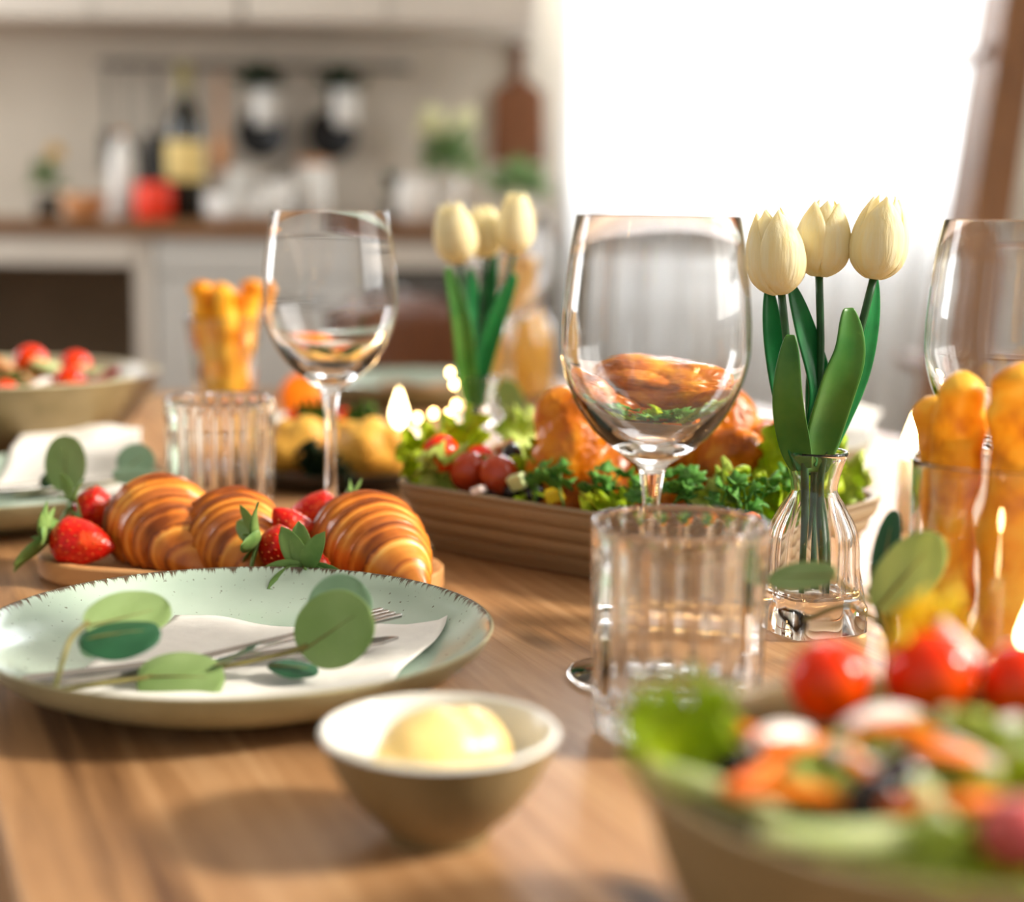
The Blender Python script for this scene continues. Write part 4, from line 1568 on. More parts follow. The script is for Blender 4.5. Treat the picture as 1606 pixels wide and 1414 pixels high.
# salad leaves and vegetables round the chicken
m_lettuce = leaf_mat('lettuce', S(212, 226, 56), S(164, 198, 32), trans=0.45, rough=0.45, scale=50)
m_lettuce2 = leaf_mat('lettuce_pale', S(216, 226, 130), S(176, 202, 74), trans=0.4, rough=0.45, scale=50)
m_parsley = leaf_mat('parsley_leaf', S(96, 152, 60), S(50, 112, 40), trans=0.25, rough=0.45, scale=60)
m_tom = mat('tomato_skin', S(246, 66, 2), S(232, 42, 0), rough=0.14, scale=14, spec=0.4, c3=S(250, 104, 8), lo=0.3, hi=0.75)
m_tombrown = mat('brown_tomato_skin', S(190, 70, 30), S(150, 48, 20), rough=0.12, scale=14, spec=0.6)
m_olive = mat('black_olive', S(44, 30, 30), S(30, 20, 24), rough=0.15, scale=30, spec=0.6)
m_carrot = mat('carrot_flesh', S(250, 132, 8), S(234, 104, 2), rough=0.45, spec=0.3, scale=60)
m_onion = mat('onion_flesh', S(238, 230, 222), S(220, 196, 196), rough=0.25, scale=20, sss=0.1)
m_cuke = mat('cucumber_flesh', S(206, 216, 160), S(186, 202, 136), rough=0.3, scale=40, sss=0.1)
m_pepper = mat('yellow_pepper', S(238, 206, 50), S(226, 186, 36), rough=0.2, scale=20, sss=0.1)
m_radish = mat('radish_skin', S(206, 96, 92), S(186, 70, 76), rough=0.3, scale=30, sss=0.1)
m_crumb = mat('white_cheese', S(240, 236, 226), S(226, 222, 208), rough=0.6, scale=60, bump=0.4)


def lettuce_mesh(seed, L=0.06, W=0.05, ruf=0.006, fr=17):
    rd = random.Random(seed)
    p1, p2 = rd.uniform(0, 6), rd.uniform(0, 6)

    def fn(u, v):
        s = u * 2 - 1
        w = W * 0.5 * (0.25 + 0.75 * math.sin(PI * (0.1 + 0.62 * v)))
        e = max(abs(s), max(0, v - 0.35) / 0.65) ** 2
        z = ruf * e * (math.sin(fr * v + p1 + 2 * s) + 0.8 * math.sin(fr * 1.3 * s * (0.5 + v) + p2)) + 0.35 * W * s * s * 0.5 + 0.2 * L * v * v
        return (s * w * (1 + 0.1 * math.sin(fr * 1.6 * v + p1)), L * v + 0.006 * e * math.sin(11 * s + p2), z)
    return MB().add(grid(25, 25, fn))


def lettuce(label, base, d, nrm, seed, L=0.06, W=0.05, m=None, group='lettuce leaves', ruf=0.006):
    o = lettuce_mesh(seed, L, W, ruf).build('lettuce_leaf', m or m_lettuce, solid=0.0005)
    o.matrix_world = frame(base, d, nrm)
    return tag(o, label, 'lettuce', group)


def tomato(label, pos, r, m, group, axis=(0, 0, 1), seed=0, elong=1.1):
    def fn(p):
        dm = 1 - 0.10 * math.exp(-((1 - p.z) / 0.06))
        return (p.x * r, p.y * r, p.z * r * elong * dm)
    t = thing('cherry_tomato', label, 'tomato', pos, (0, 0, 0), group)
    fm = frame((0, 0, 0), Vector((0.3, 1, 0.1)), axis)
    MB().add(blob(26, 18, fn), fm).build('skin', m, t)
    MB().add(lathe([(0, r * elong * 0.885), (r * 0.13, r * elong * 0.90), (r * 0.16, r * elong * 0.915), (r * 0.08, r * elong * 0.93), (0, r * elong * 0.925)], 10), fm).build('stem_scar', m_calyx, t)
    return t


LT = 'lettuce under the roast chicken'
TLX = Vector((math.cos(TYAW), math.sin(TYAW), 0))
TLY = Vector((-math.sin(TYAW), math.cos(TYAW), 0))


def T3(a, b, h):                              # place in the tray: along, across, height
    return TC + TLX * a + TLY * b + Vector((0, 0, h))


for k, (a, bb, h, d, nrm, L, W, pale, lab) in enumerate([
        (-0.118, -0.045, 0.034, (-0.30, 0.05, 0.9), (0.3, -1, 0.3), 0.048, 0.064, 0, 'frilly lettuce leaf at the left corner of the tray'),
        (-0.100, -0.060, 0.036, (0.15, -0.20, 0.5), (0.1, -1, 0.5), 0.034, 0.060, 1, 'pale lettuce edge below the tomatoes on the tray'),
        (-0.095, 0.03, 0.030, (-0.3, 0.3, 0.9), (0.4, -0.8, 0.5), 0.055, 0.06, 1, 'lettuce leaf beside the rear vase in the tray'),
        (-0.060, -0.050, 0.036, (0.3, -0.35, 0.25), (0.1, -1, 0.9), 0.036, 0.045, 0, 'lettuce leaf under the brown tomatoes on the tray'),
        (0.098, 0.015, 0.030, (0.35, 0.1, 0.9), (-0.3, -1, 0.5), 0.062, 0.055, 0, 'bright lettuce leaf standing at the right end of the tray'),
        (0.098, -0.030, 0.034, (0.3, -0.2, 0.6), (0.2, -1, 0.6), 0.036, 0.050, 0, 'lettuce leaf in the right front corner of the tray'),
        (0.100, 0.045, 0.030, (0.4, 0.1, 0.85), (0.0, -1, 0.5), 0.050, 0.050, 1, 'pale lettuce leaf at the right rear corner of the tray'),
        (0.02, -0.050, 0.036, (0.2, -0.4, 0.2), (0, -0.6, 1), 0.030, 0.06, 0, 'lettuce leaf under the front of the chicken'),
        (0.07, -0.050, 0.036, (0.3, -0.4, 0.2), (0, -0.6, 1), 0.030, 0.06, 1, 'pale lettuce leaf behind the front tumbler'),
        (-0.02, 0.050, 0.034, (0.2, 0.3, 0.4), (0, -0.4, 1), 0.030, 0.06, 0, 'lettuce leaf behind the chicken')]):
    lettuce(lab, T3(a, bb, h), Vector(d), Vector(nrm), 20 + k, L, W, m_lettuce2 if pale else m_lettuce, LT)
TG = 'tomatoes on the chicken tray'
tomato('bright red cherry tomato highest on the tray lettuce', PD(692, 712, 1.035), 0.0125, m_tom, TG, (-0.6, -0.4, 0.6))
tomato('brown red cherry tomato next to the bright one on the tray', PD(735, 740, 1.02), 0.0125, m_tombrown, TG, (-0.3, -0.5, -0.8))
tomato('brown red cherry tomato nearest the chicken leg', PD(783, 745, 1.005), 0.0125, m_tombrown, TG, (0.5, 0.6, -0.4))
tomato('red cherry tomato peeking out behind the brown ones on the tray', PD(752, 726, 1.045), 0.0115, m_tom, TG, (0.2, 0.8, -0.3))
for k, (px, py, Y) in enumerate([(778, 770, 1.005), (838, 772, 0.99), (806, 768, 1.0), (802, 712, 1.03)]):
    t = thing('olive', ['black olive at the tray edge under the brown tomatoes', 'black olive beside the chicken leg near the parsley', 'black olive between the tomatoes and the chicken leg', 'dark olive above the brown tomatoes'][k], 'olive', PD(px, py, Y), (0.6 * k, 1.1, 0.4 + k), 'olives on the tray')
    MB().add(ell(0.0075, 0.0075, 0.0095, 18, 12)).build('olive_flesh', m_olive, t)
    MB().add(lathe([(0.0022, 0.0088), (0.003, 0.0096), (0.0022, 0.0099), (0.0016, 0.009)], 12)).build('pit_hole', m_tombrown, t)


def wedge(name, label, cat, pos, size, m, seed, group, rot=None):
    rd = random.Random(seed)
    mb = MB()
    sx, sy, sz = size
    mb.add(grid(2, 2, lambda u, v: (0, 0, 0)))
    mb = MB().add(box(-sx / 2, sx / 2, -sy / 2, sy / 2, -sz / 2, sz / 2))
    mb.v = [Vector((p.x * rd.uniform(0.75, 1.1), p.y * rd.uniform(0.75, 1.1), p.z * rd.uniform(0.8, 1.1))) for p in mb.v]
    o = mb.build(name, m, smooth=False, bevel=min(size) * 0.15)
    o.location = pos
    o.rotation_euler = rot or (rd.uniform(-0.5, 0.5), rd.uniform(-0.5, 0.5), rd.uniform(0, 3))
    return tag(o, label, cat, group)


VG = 'vegetable pieces on the tray'
wedge('carrot_piece', 'orange carrot piece at the tray rim seen over the front tumbler', 'carrot', PD(1066, 820, 0.905), (0.020, 0.010, 0.009), m_carrot, 3, VG, (0, 0, -0.3))
wedge('carrot_piece', 'small carrot piece by the parsley right of the first one', 'carrot', PD(1140, 822, 0.885), (0.012, 0.008, 0.007), m_carrot, 4, VG)
wedge('lemon_piece', 'pale yellow lemon piece between olive and parsley', 'lemon', PD(868, 776, 0.975), (0.012, 0.008, 0.008), m_pepper, 5, VG)
wedge('pepper_piece', 'yellow green pepper piece under the nearest brown tomato', 'pepper', PD(812, 755, 0.985), (0.012, 0.007, 0.010), m_cuke, 6, VG)
wedge('bread_crouton', 'toasted crouton above the brown tomatoes', 'crouton', PD(795, 705, 1.04), (0.014, 0.012, 0.011), m_tan, 7, VG)
wedge('onion_piece', 'pale pink onion piece below the brown tomatoes', 'onion', PD(752, 768, 0.99), (0.013, 0.007, 0.005), m_onion, 8, VG)
wedge('carrot_piece', 'carrot cube deep in the parsley right of the wine glass stem', 'carrot', PD(1180, 815, 0.885), (0.009, 0.008, 0.007), m_carrot, 9, VG)


def parsley_leaflet(s, seed):
    rd = random.Random(seed)
    n = 25
    v, f = [(0, 0, 0)], []
    for k in range(n):
        a = -2.3 + 4.6 * k / (n - 1)
        r = s * (0.62 + 0.25 * abs(math.cos(1.95 * a)) + 0.13 * math.cos(9 * a + rd.uniform(-0.3, 0.3)))
        v.append((r * math.sin(a), r * math.cos(a) + 0.25 * s, 0.16 * s * math.sin(3 * a + seed) + 0.1 * r))
    for k in range(n - 1):
        f.append((0, k + 1, k + 2))
    return v, f


def parsley(label, base, seed, group, s=1.0, up=None):
    rd = random.Random(seed)
    t = thing('parsley_sprig', label, 'parsley', base, (0, 0, rd.uniform(0, 6)), group)
    tip = Vector(up or (rd.uniform(-0.3, 0.3), rd.uniform(-0.3, 0.3), 1)).normalized() * 0.024 * s
    MB().add(sweep(smooth_path([(0, 0, 0), tip * 0.5 + Vector((0.002, 0, 0)), tip], 6), 0.0007, 6)).build('stem', m_parsley, t)
    for k in range(6):
        q = tip * (0.45 + 0.55 * k / 5)
        a = k * 2.2 + rd.uniform(-0.4, 0.4)
        d = Vector((math.cos(a), math.sin(a), rd.uniform(-0.1, 0.7)))
        MB().add(parsley_leaflet(0.0085 * s * rd.uniform(0.8, 1.2), seed + k), frame(q + d * 0.003, d, Vector((rd.uniform(-.4, .4), -0.8, 0.8)))).build('leaflet', m_parsley, t, solid=0.0003)
    return t


PG = 'parsley round the chicken'
for k, (px, py, Y, lab) in enumerate([
        (885, 790, 0.955, 'parsley sprig at the tray rim left of the centre wine glass stem'),
        (925, 795, 0.945, 'parsley sprig just left of the centre wine glass stem'),
        (960, 796, 0.955, 'low parsley sprig under the front of the chicken'),
        (1055, 790, 0.935, 'tall parsley sprig just right of the centre wine glass stem'),
        (1085, 806, 0.915, 'parsley sprig behind the orange carrot piece'),
        (1125, 815, 0.905, 'parsley sprig below the chicken wing'),
        (1165, 822, 0.895, 'parsley sprig near the right front corner of the tray'),
        (1195, 812, 0.905, 'parsley sprig at the left side of the front vase'),
        (840, 782, 0.975, 'dark parsley sprig beside the olives'),
        (1010, 805, 0.93, 'parsley sprig directly behind the centre wine glass stem'),
        (1225, 800, 0.93, 'parsley sprig seen through the front vase')]):
    parsley(lab, PD(px, py + 6, Y), 40 + k, PG, 0.95)

# ------------------------------------------------------------------ breadsticks
m_stick = mat('breadstick_crust', S(255, 202, 74), S(250, 166, 30), rough=0.45, spec=0.3, scale=52, bump=0.6, bscale=120, c3=S(196, 96, 6), lo=0.34, hi=0.76)


def breadstick(label, base, top, r, seed, group):
    rd = random.Random(seed)
    base, top = Vector(base), Vector(top)
    n = 60
    ph = rd.uniform(0, 6)
    wob = Vector((rd.uniform(-1, 1), rd.uniform(-1, 1), 0)) * r * 0.14
    L = (top - base).length
    pts = [base.lerp(top, k / (n - 1)) + wob * math.sin(7 * k / (n - 1) + ph) for k in range(n)]
    tw = rd.uniform(1.1, 1.5)
    rad = []
    for k in range(n):
        t = k / (n - 1)
        e = min(1, (t + 0.004) / 0.035) ** 0.5 * min(1, (1 - t + 0.003) / 0.045) ** 0.5
        knob = 0.10 * math.exp(-((t - 0.95) / 0.03) ** 2) - 0.07 * math.exp(-((t - 0.885) / 0.015) ** 2)
        rad.append(r * (1 + 0.06 * math.sin(L * 240 * t + ph) + knob) * e)

    def fn(k, a):
        t = k / (n - 1)
        return 1 + 0.12 * math.cos(2 * (a - tw * 2 * PI * t)) + 0.05 * noise.noise(Vector((math.cos(a), math.sin(a), t * 12 + seed)))
    o = MB().add(sweep([p - base for p in pts], rad, 24, fn)).build('breadstick', m_stick)
    o.location = base
    return tag(o, label, 'breadstick', group)


JC = P(1540, 1112)
JP = [(0, 0.001), (0.030, 0.0008), (0.0335, 0.0), (0.035, 0.002)] + [(0.0352 + 0.0012 * k / 10, 0.006 + 0.105 * k / 10) for k in range(11)]
JP += [(0.0366, 0.1135), (0.0362, 0.1145), (0.0354, 0.1145), (0.0350, 0.1135)] + [(0.0348 - 0.0012 * k / 10, 0.111 - 0.103 * k / 10) for k in range(11)] + [(0.030, 0.0062), (0, 0.006)]
jar = raw_build(lathe(JP, 72), 'breadstick_glass', m_clear)
tag(jar, 'straight clear glass full of breadsticks at the right edge', 'glass')
jar.location = JC + Vector((0, 0, 0.0002))
bg = 'breadsticks in the right glass'
for k, (bx_, by_, tx, ty, tz, r, lab) in enumerate([
        (0.003, -0.0165, 0.004, -0.0185, 0.160, 0.0130, 'tallest breadstick at the front of the right glass'),
        (-0.019, 0.0035, -0.0175, -0.002, 0.154, 0.0108, 'breadstick with a knobbed top left of the tallest one'),
        (-0.0085, 0.018, -0.0265, 0.016, 0.141, 0.0088, 'short breadstick leaning left at the left side of the right glass'),
        (0.0205, 0.003, 0.0235, 0.002, 0.148, 0.0100, 'breadstick at the far right edge of the right glass')]):
    breadstick(lab, JC + Vector((bx_, by_, 0.0072)), JC + Vector((tx, ty, tz)), r, 60 + k, bg)

GY = 1.37
GC = Vector((PD(355, 735, GY).x, GY, TZ))
GP = [(0, 0.0006), (0.028, 0.0), (0.0295, 0.0012), (0.028, 0.003)] + prof([(0.012, 0.006), (0.006, 0.014), (0.0048, 0.022), (0.009, 0.032), (0.0195, 0.046), (0.0255, 0.07), (0.0300, 0.10), (0.0335, 0.128)], 30)
GP += [(0.0333, 0.1295), (0.0325, 0.1295), (0.0322, 0.128)] + prof([(0.0288, 0.10), (0.0243, 0.07), (0.0183, 0.048), (0.008, 0.0365)], 18) + [(0, 0.0355)]
gob = raw_build(lathe(GP, 64), 'footed_glass', m_clear)
tag(gob, 'tapered footed glass of breadsticks left of the rear wine glass', 'glass')
gob.location = GC + Vector((0, 0, 0.0002))
bg = 'breadsticks in the left footed glass'
for k, (bx_, by_, tx, ty, tz, r, lab) in enumerate([
        (-0.0035, -0.004, -0.020, -0.010, 0.160, 0.0098, 'leftmost breadstick in the tapered footed glass'),
        (0.004, -0.005, 0.001, -0.014, 0.157, 0.0100, 'front breadstick in the tapered footed glass'),
        (0.005, 0.003, 0.026, 0.002, 0.161, 0.0092, 'rightmost breadstick in the tapered footed glass'),
        (-0.001, 0.006, -0.006, 0.014, 0.158, 0.0090, 'breadstick at the back of the tapered footed glass'),
        (0.007, -0.002, 0.012, 0.010, 0.150, 0.0090, 'short breadstick between the two right ones in the footed glass')]):
    breadstick(lab, GC + Vector((bx_, by_, 0.0475)), GC + Vector((tx, ty, tz)), r, 70 + k, bg)

# ------------------------------------------------------------------ carafe of orange juice
m_juice = leaf_mat('orange_juice', S(255, 214, 96), S(255, 204, 80), trans=0.5, rough=0.3, scale=10, spec=0.3)
CC = Vector((PD(815, 640, 1.88).x, 1.88, TZ))
cf = thing('juice_carafe', 'glass carafe of orange juice with narrow neck behind the rear tulips', 'carafe', CC + Vector((0, 0, 0.0002)))
CO = [(0, 0.001), (0.036, 0.0), (0.0405, 0.003)] + prof([(0.0415, 0.01), (0.0415, 0.055), (0.0395, 0.082), (0.029, 0.103), (0.0235, 0.122), (0.0235, 0.165), (0.026, 0.205)], 26)
CI = [(0.0245, 0.205)] + prof([(0.0220, 0.165), (0.0220, 0.122), (0.0275, 0.102), (0.0378, 0.081), (0.0398, 0.055), (0.0398, 0.010)], 24) + [(0.036, 0.006), (0, 0.0055)]
raw_build(lathe(CO + [(0.0258, 0.2063), (0.0250, 0.2063)] + CI, 48), 'carafe_glass', m_clear, cf)
JI = [(0, 0.0058), (0.0355, 0.0062), (0.0394, 0.0105)] + prof([(0.0394, 0.055), (0.0374, 0.081), (0.0271, 0.102), (0.0216, 0.122), (0.0216, 0.172)], 20) + [(0, 0.172)]
MB().add(lathe(JI, 48)).build('juice', m_juice, cf)

# ------------------------------------------------------------------ candles and added glint beads
m_wax = mat('candle_wax', S(240, 232, 214), S(232, 222, 200), rough=0.4, sss=0.4)


def emit_mat(name, col, st):
    m, nt, b = newmat(name)
    nt.nodes.remove(b)
    e = nd(nt, 'ShaderNodeEmission')
    e.inputs[0].default_value = col
    e.inputs[1].default_value = st
    nt.links.new(e.outputs[0], nt.nodes['Material Output'].inputs[0])
    return m


m_flame = emit_mat('candle_flame', (1.0, 0.72, 0.34, 1), 14)
m_glint = emit_mat('glint_glow', (1.0, 0.60, 0.22, 1), 16)  # glow of the added beads that imitate glints


def candle(label, pos, r, h, fs=1.0):
    pl_ = bpy.data.lights.new('candle_light', 'POINT')
    pl_.energy = 0.10
    pl_.color = (1.0, 0.62, 0.26)
    pl_.shadow_soft_size = 0.006
    lo_ = bpy.data.objects.new('candle_light', pl_)
    COL.objects.link(lo_)
    lo_.location = Vector(pos) + Vector((0, 0, h + 0.004 + 0.034 * fs))
    t = thing('candle', label, 'candle', Vector(pos) + Vector((0, 0, 0.0002)), (0, 0, 0), 'lit candles')
    MB().add(lathe([(0, 0), (r, 0), (r, h), (r * 0.85, h - 0.0005), (r * 0.5, h - 0.002), (0, h - 0.0025)], 32)).build('wax_body', m_wax, t)
    MB().add(sweep([(0, 0, h - 0.003), (0, 0, h + 0.003), (0.0008, 0, h + 0.006)], 0.0007, 6)).build('wick', m_black, t)
    fl = [(0, h + 0.002), (0.0035 * fs, h + 0.004), (0.0064 * fs, h + 0.004 + 0.007 * fs), (0.0060 * fs, h + 0.004 + 0.011 * fs), (0.0036 * fs, h + 0.004 + 0.019 * fs), (0.0012 * fs, h + 0.004 + 0.026 * fs), (0, h + 0.004 + 0.029 * fs)]
    MB().add(lathe(fl, 20)).build('flame', m_flame, t)
    return t


cp = PD(626, 668, 1.36)
candle('short lit candle behind the lettuce at the left end of the tray', (cp.x, cp.y, TZ), 0.019, cp.z - TZ - 0.003, 1.1)
cp = PD(1430, 712, 1.12)
candle('lit candle half hidden behind the right breadstick glass', (cp.x, cp.y, TZ), 0.009, cp.z - TZ - 0.003, 1.0)
cp = PD(1612, 1030, 0.60)
candle('low lit candle at the right edge beside the breadstick glass', (cp.x, cp.y, TZ), 0.016, cp.z - TZ - 0.003, 0.8)
m_wire = mat('copper_wire', S(170, 110, 70), S(150, 94, 58), rough=0.3, metal=1)
fl = thing('glint_string', 'string of tiny glowing beads added for warm glints at the rear vase', 'glint beads', (VB2.x, VB2.y, TZ))  # added glowing beads in place of candle reflections in the vase glass
T = Matrix.Translation(-Vector((VB2.x, VB2.y, TZ)))
glints = [PD(706, 584, 1.20), PD(712, 602, 1.19), PD(680, 648, 1.25), PD(704, 649, 1.22), PD(715, 634, 1.21), PD(655, 655, 1.28)]
path = [glints[5], glints[2], glints[3], glints[4], glints[1], glints[0]]
MB().add(sweep(smooth_path(path, 40), 0.0005, 6), T).build('wire', m_wire, fl)
for q in glints:
    MB().add(ell(0.0026, 0.0026, 0.0034, 12, 8), T @ Matrix.Translation(q)).build('glint_bead', m_glint, fl)
q0 = P(1330, 1012)
f2 = thing('glint_string', 'string of tiny glowing beads added for warm sparkle behind the front tumbler and vase', 'glint beads', (q0.x, q0.y, TZ))  # added glowing beads that imitate warm sparkles on the tumbler
T = Matrix.Translation(-Vector((q0.x, q0.y, TZ)))
bl = [P(1345, 958, 0.010), P(1388, 975, 0.004), P(985, 935, 0.004), P(1020, 955, 0.004), P(1132, 955, 0.004), P(1175, 985, 0.004), P(1195, 940, 0.004)]
pth = [P(955, 930, 0.001)] + [bl[i] for i in (2, 3, 4, 5, 6)] + [P(1270, 925, 0.001), bl[0], bl[1]]
MB().add(sweep(smooth_path(pth, 50), 0.00025, 6), T).build('wire', m_wire, f2)
for q in bl:
    MB().add(ell(0.0013, 0.0013, 0.0018, 12, 8), T @ Matrix.Translation(q)).build('glint_bead', m_glint, f2)

# ------------------------------------------------------------------ small bowl with butter
m_bowl = mat('sage_bowl_outside', S(142, 122, 86), S(126, 108, 74), rough=0.35, spec=0.35, scale=40, bump=0.15)
m_bowlin = mat('pale_bowl_glaze', S(226, 226, 220), S(216, 216, 208), rough=0.2, scale=30)


def bowl_thing(name, label, cat, loc, outer, th, group=None, inside=None):
    t = thing(name, label, cat, Vector(loc) + Vector((0, 0, 0.0002)), (0, 0, 0), group)
    o = prof(outer, 22)
    MB().add(lathe([(0, o[0][1] + 0.001), (o[0][0] * 0.85, o[0][1] + 0.001), (o[0][0] * 0.9, o[0][1])] + o, 72)).build('outer_glaze', m_bowl, t)
    inner = [(r - th, z) for r, z in o if z > th * 1.6]
    i = [(o[-1][0], o[-1][1]), (o[-1][0] - th * 0.25, o[-1][1] + th * 0.35), (o[-1][0] - th * 0.75, o[-1][1] + th * 0.35)] + list(reversed(inner)) + [(0, inner[0][1] - th * 0.4)]
    MB().add(lathe(i, 72)).build('inner_glaze', inside or m_bowlin, t)
    return t


SB = P(688, 1308)
bowl_thing('dip_bowl', 'small sage bowl with butter in the foreground', 'bowl', SB, [(0.0185, 0.0), (0.0195, 0.004), (0.028, 0.012), (0.0365, 0.024), (0.0425, 0.0385)], 0.003)
m_butter = mat('butter', S(250, 220, 150), S(244, 206, 126), rough=0.3, scale=60, sss=0.3, bump=0.15)


def bfn(p):
    k = 1 + 0.06 * noise.noise(p * 1.8) - 0.16 * math.exp(-((p.x + 0.12 * p.y - 0.05) / 0.10) ** 2) * max(0, p.z) * 0.7
    return (p.x * 0.0265 * k, p.y * 0.021 * k, p.z * 0.0205 * k)


o = MB().add(blob(40, 28, bfn)).build('butter_scoop', m_butter)
o.location = Vector((PD(697, 1165, SB.y).x, SB.y, TZ + 0.0268))
o.rotation_euler = (0.1, 0.12, 0.5)
tag(o, 'creamy yellow scoop of butter sitting in the small bowl', 'butter')

# ------------------------------------------------------------------ salad bowls
def dome_hit(px, py, c, r, zr, hd):
    d = ray(px, py)
    t = 0.2
    while t < 3:
        q = CAM + d * t
        s = ((q.x - c.x) ** 2 + (q.y - c.y) ** 2) / (r * r)
        if s < 1.1 and q.z < c.z + zr + hd * (1 - s):
            return q
        t += 0.001
    return None


def strip(name, label, cat, pos, L, w, th, m, seed, group, curl=1.0, d=None):
    rd = random.Random(seed)
    a = rd.uniform(0, 2 * PI)
    d = d or Vector((math.cos(a), math.sin(a) * 0.8, rd.uniform(-0.15, 0.25)))
    n = 9
    path = [Vector(((0.30 * L * curl) * math.sin(2.6 * k / (n - 1) + a) * 0.5, L * (k / (n - 1) - 0.5), 0.12 * L * curl * math.cos(3.0 * k / (n - 1)))) for k in range(n)]

    def fn(k, b):
        return 1.0
    mb = MB()
    for s in range(1):
        vf = sweep(path, [w * 0.5 * (0.6 + 0.4 * math.sin(PI * (k + 0.6) / (n + 0.2))) for k in range(n)], 8)
        vf = ([Vector((p.x, p.y, p.z * th / w)) for p in vf[0]], vf[1])
        mb.add(vf)
    o = mb.build(name, m)
    o.matrix_world = frame(pos, d, Vector((rd.uniform(-0.5, 0.5), -0.7, 0.8)))
    return tag(o, label, cat, group)


FB = Vector((0.122, 0.422, TZ))
bowl_thing('salad_bowl', 'large dark sage salad bowl in the right foreground corner', 'bowl', FB, [(0.040, 0.0), (0.045, 0.004), (0.062, 0.018), (0.077, 0.040), (0.086, 0.070)], 0.0035, None, m_bowl)
D = (FB, 0.080, 0.055, 0.018)
LG = 'lettuce in the front salad bowl'
for k, (px, py, d, nrm, L, W, pale, lab) in enumerate([
        (1082, 1232, (-0.28, 0.0, 0.9), (0.35, -1, 0.3), 0.038, 0.034, 0, 'bright lettuce leaf rising at the left rim of the front bowl'),
        (1085, 1185, (-0.2, 0.2, 0.9), (0.2, -1, 0.4), 0.030, 0.030, 0, 'lettuce leaf behind the bright one at the left of the front bowl'),
        (1110, 1150, (0.1, 0.4, 0.7), (0.2, -1, 0.5), 0.024, 0.026, 1, 'pale lettuce leaf right of the bright one in the front bowl'),
        (1290, 1340, (0.8, -0.3, 0.02), (0, -0.6, 1), 0.03, 0.026, 1, 'pale lettuce leaf at the middle front of the front bowl'),
        (1450, 1350, (0.8, 0.0, 0.02), (0, -0.6, 1), 0.03, 0.026, 0, 'lettuce leaf at the right front rim of the front bowl'),
        (1230, 1240, (0.6, 0.1, 0.05), (0, -0.5, 1), 0.03, 0.03, 1, 'pale lettuce leaf under the carrots in the front bowl'),
        (1400, 1200, (0.6, -0.1, 0.05), (0, -0.5, 1), 0.034, 0.034, 1, 'pale lettuce leaf under the tomatoes in the front bowl'),
        (1520, 1260, (0.6, -0.2, 0.05), (0, -0.5, 1), 0.03, 0.03, 0, 'green lettuce leaf at the right side of the front bowl')]):
    q = dome_hit(px, py, *D)
    if q:
        lettuce(lab, q - Vector((0, 0, 0.006)), Vector(d), Vector(nrm), 120 + k, L, W, m_lettuce2 if pale else m_lettuce, LG, 0.003)
TG2 = 'tomatoes in the front salad bowl'
tomato('red cherry tomato leftmost on the front salad', PD(1300, 1068, 0.475), 0.0128, m_tom, TG2, (0.3, -0.3, -0.9), 0, 1.0)
tomato('red cherry tomato in the middle on the front salad', PD(1458, 1062, 0.475), 0.0138, m_tom, TG2, (-0.5, 0.4, -0.7), 0, 1.05)
tomato('red cherry tomato at the right edge on the front salad', PD(1600, 1072, 0.472), 0.0128, m_tom, TG2, (-0.8, -0.6, 0.1), 0, 1.0)
SG = 'pieces in the front salad bowl'


def salad_piece(kind, px, py, seed, label, L=0.03, dz=0.004, d=None):
    q = dome_hit(px, py, *D)
    if not q:
        return
    q = q + Vector((0, 0, dz))
    if kind == 'carrot':
        strip('carrot_strip', label, 'carrot', q, L, 0.0058, 0.0042, m_carrot, seed, SG, 0.8, d)
    elif kind == 'onion':
        strip('onion_strip', label, 'onion', q, L, 0.0065, 0.0030, m_onion, seed, SG, 1.3, d)
    elif kind == 'cucumber':
        strip('cucumber_strip', label, 'cucumber', q, L, 0.008, 0.0048, m_cuke, seed, SG, 0.7, d)
    elif kind == 'pepper':
        strip('pepper_strip', label, 'pepper', q, L, 0.0105, 0.005, m_pepper, seed, SG, 1.4, d)
    elif kind == 'radish':
        o = MB().add(ell(0.011, 0.011, 0.009, 20, 14, 0.08, 2, (seed, 0, 0))).build('radish', m_radish)
        o.location = q
        tag(o, label, 'radish', SG)
    elif kind == 'cheese':
        wedge('cheese_cube', label, 'cheese', q, (0.013, 0.011, 0.009), m_crumb, seed, SG)
    elif kind == 'olive':
        o = MB().add(ell(0.007, 0.007, 0.0085, 18, 12)).build('olive', m_olive)
        o.location = q
        o.rotation_euler = (seed, 1.0, 0)
        tag(o, label, 'olive', SG)


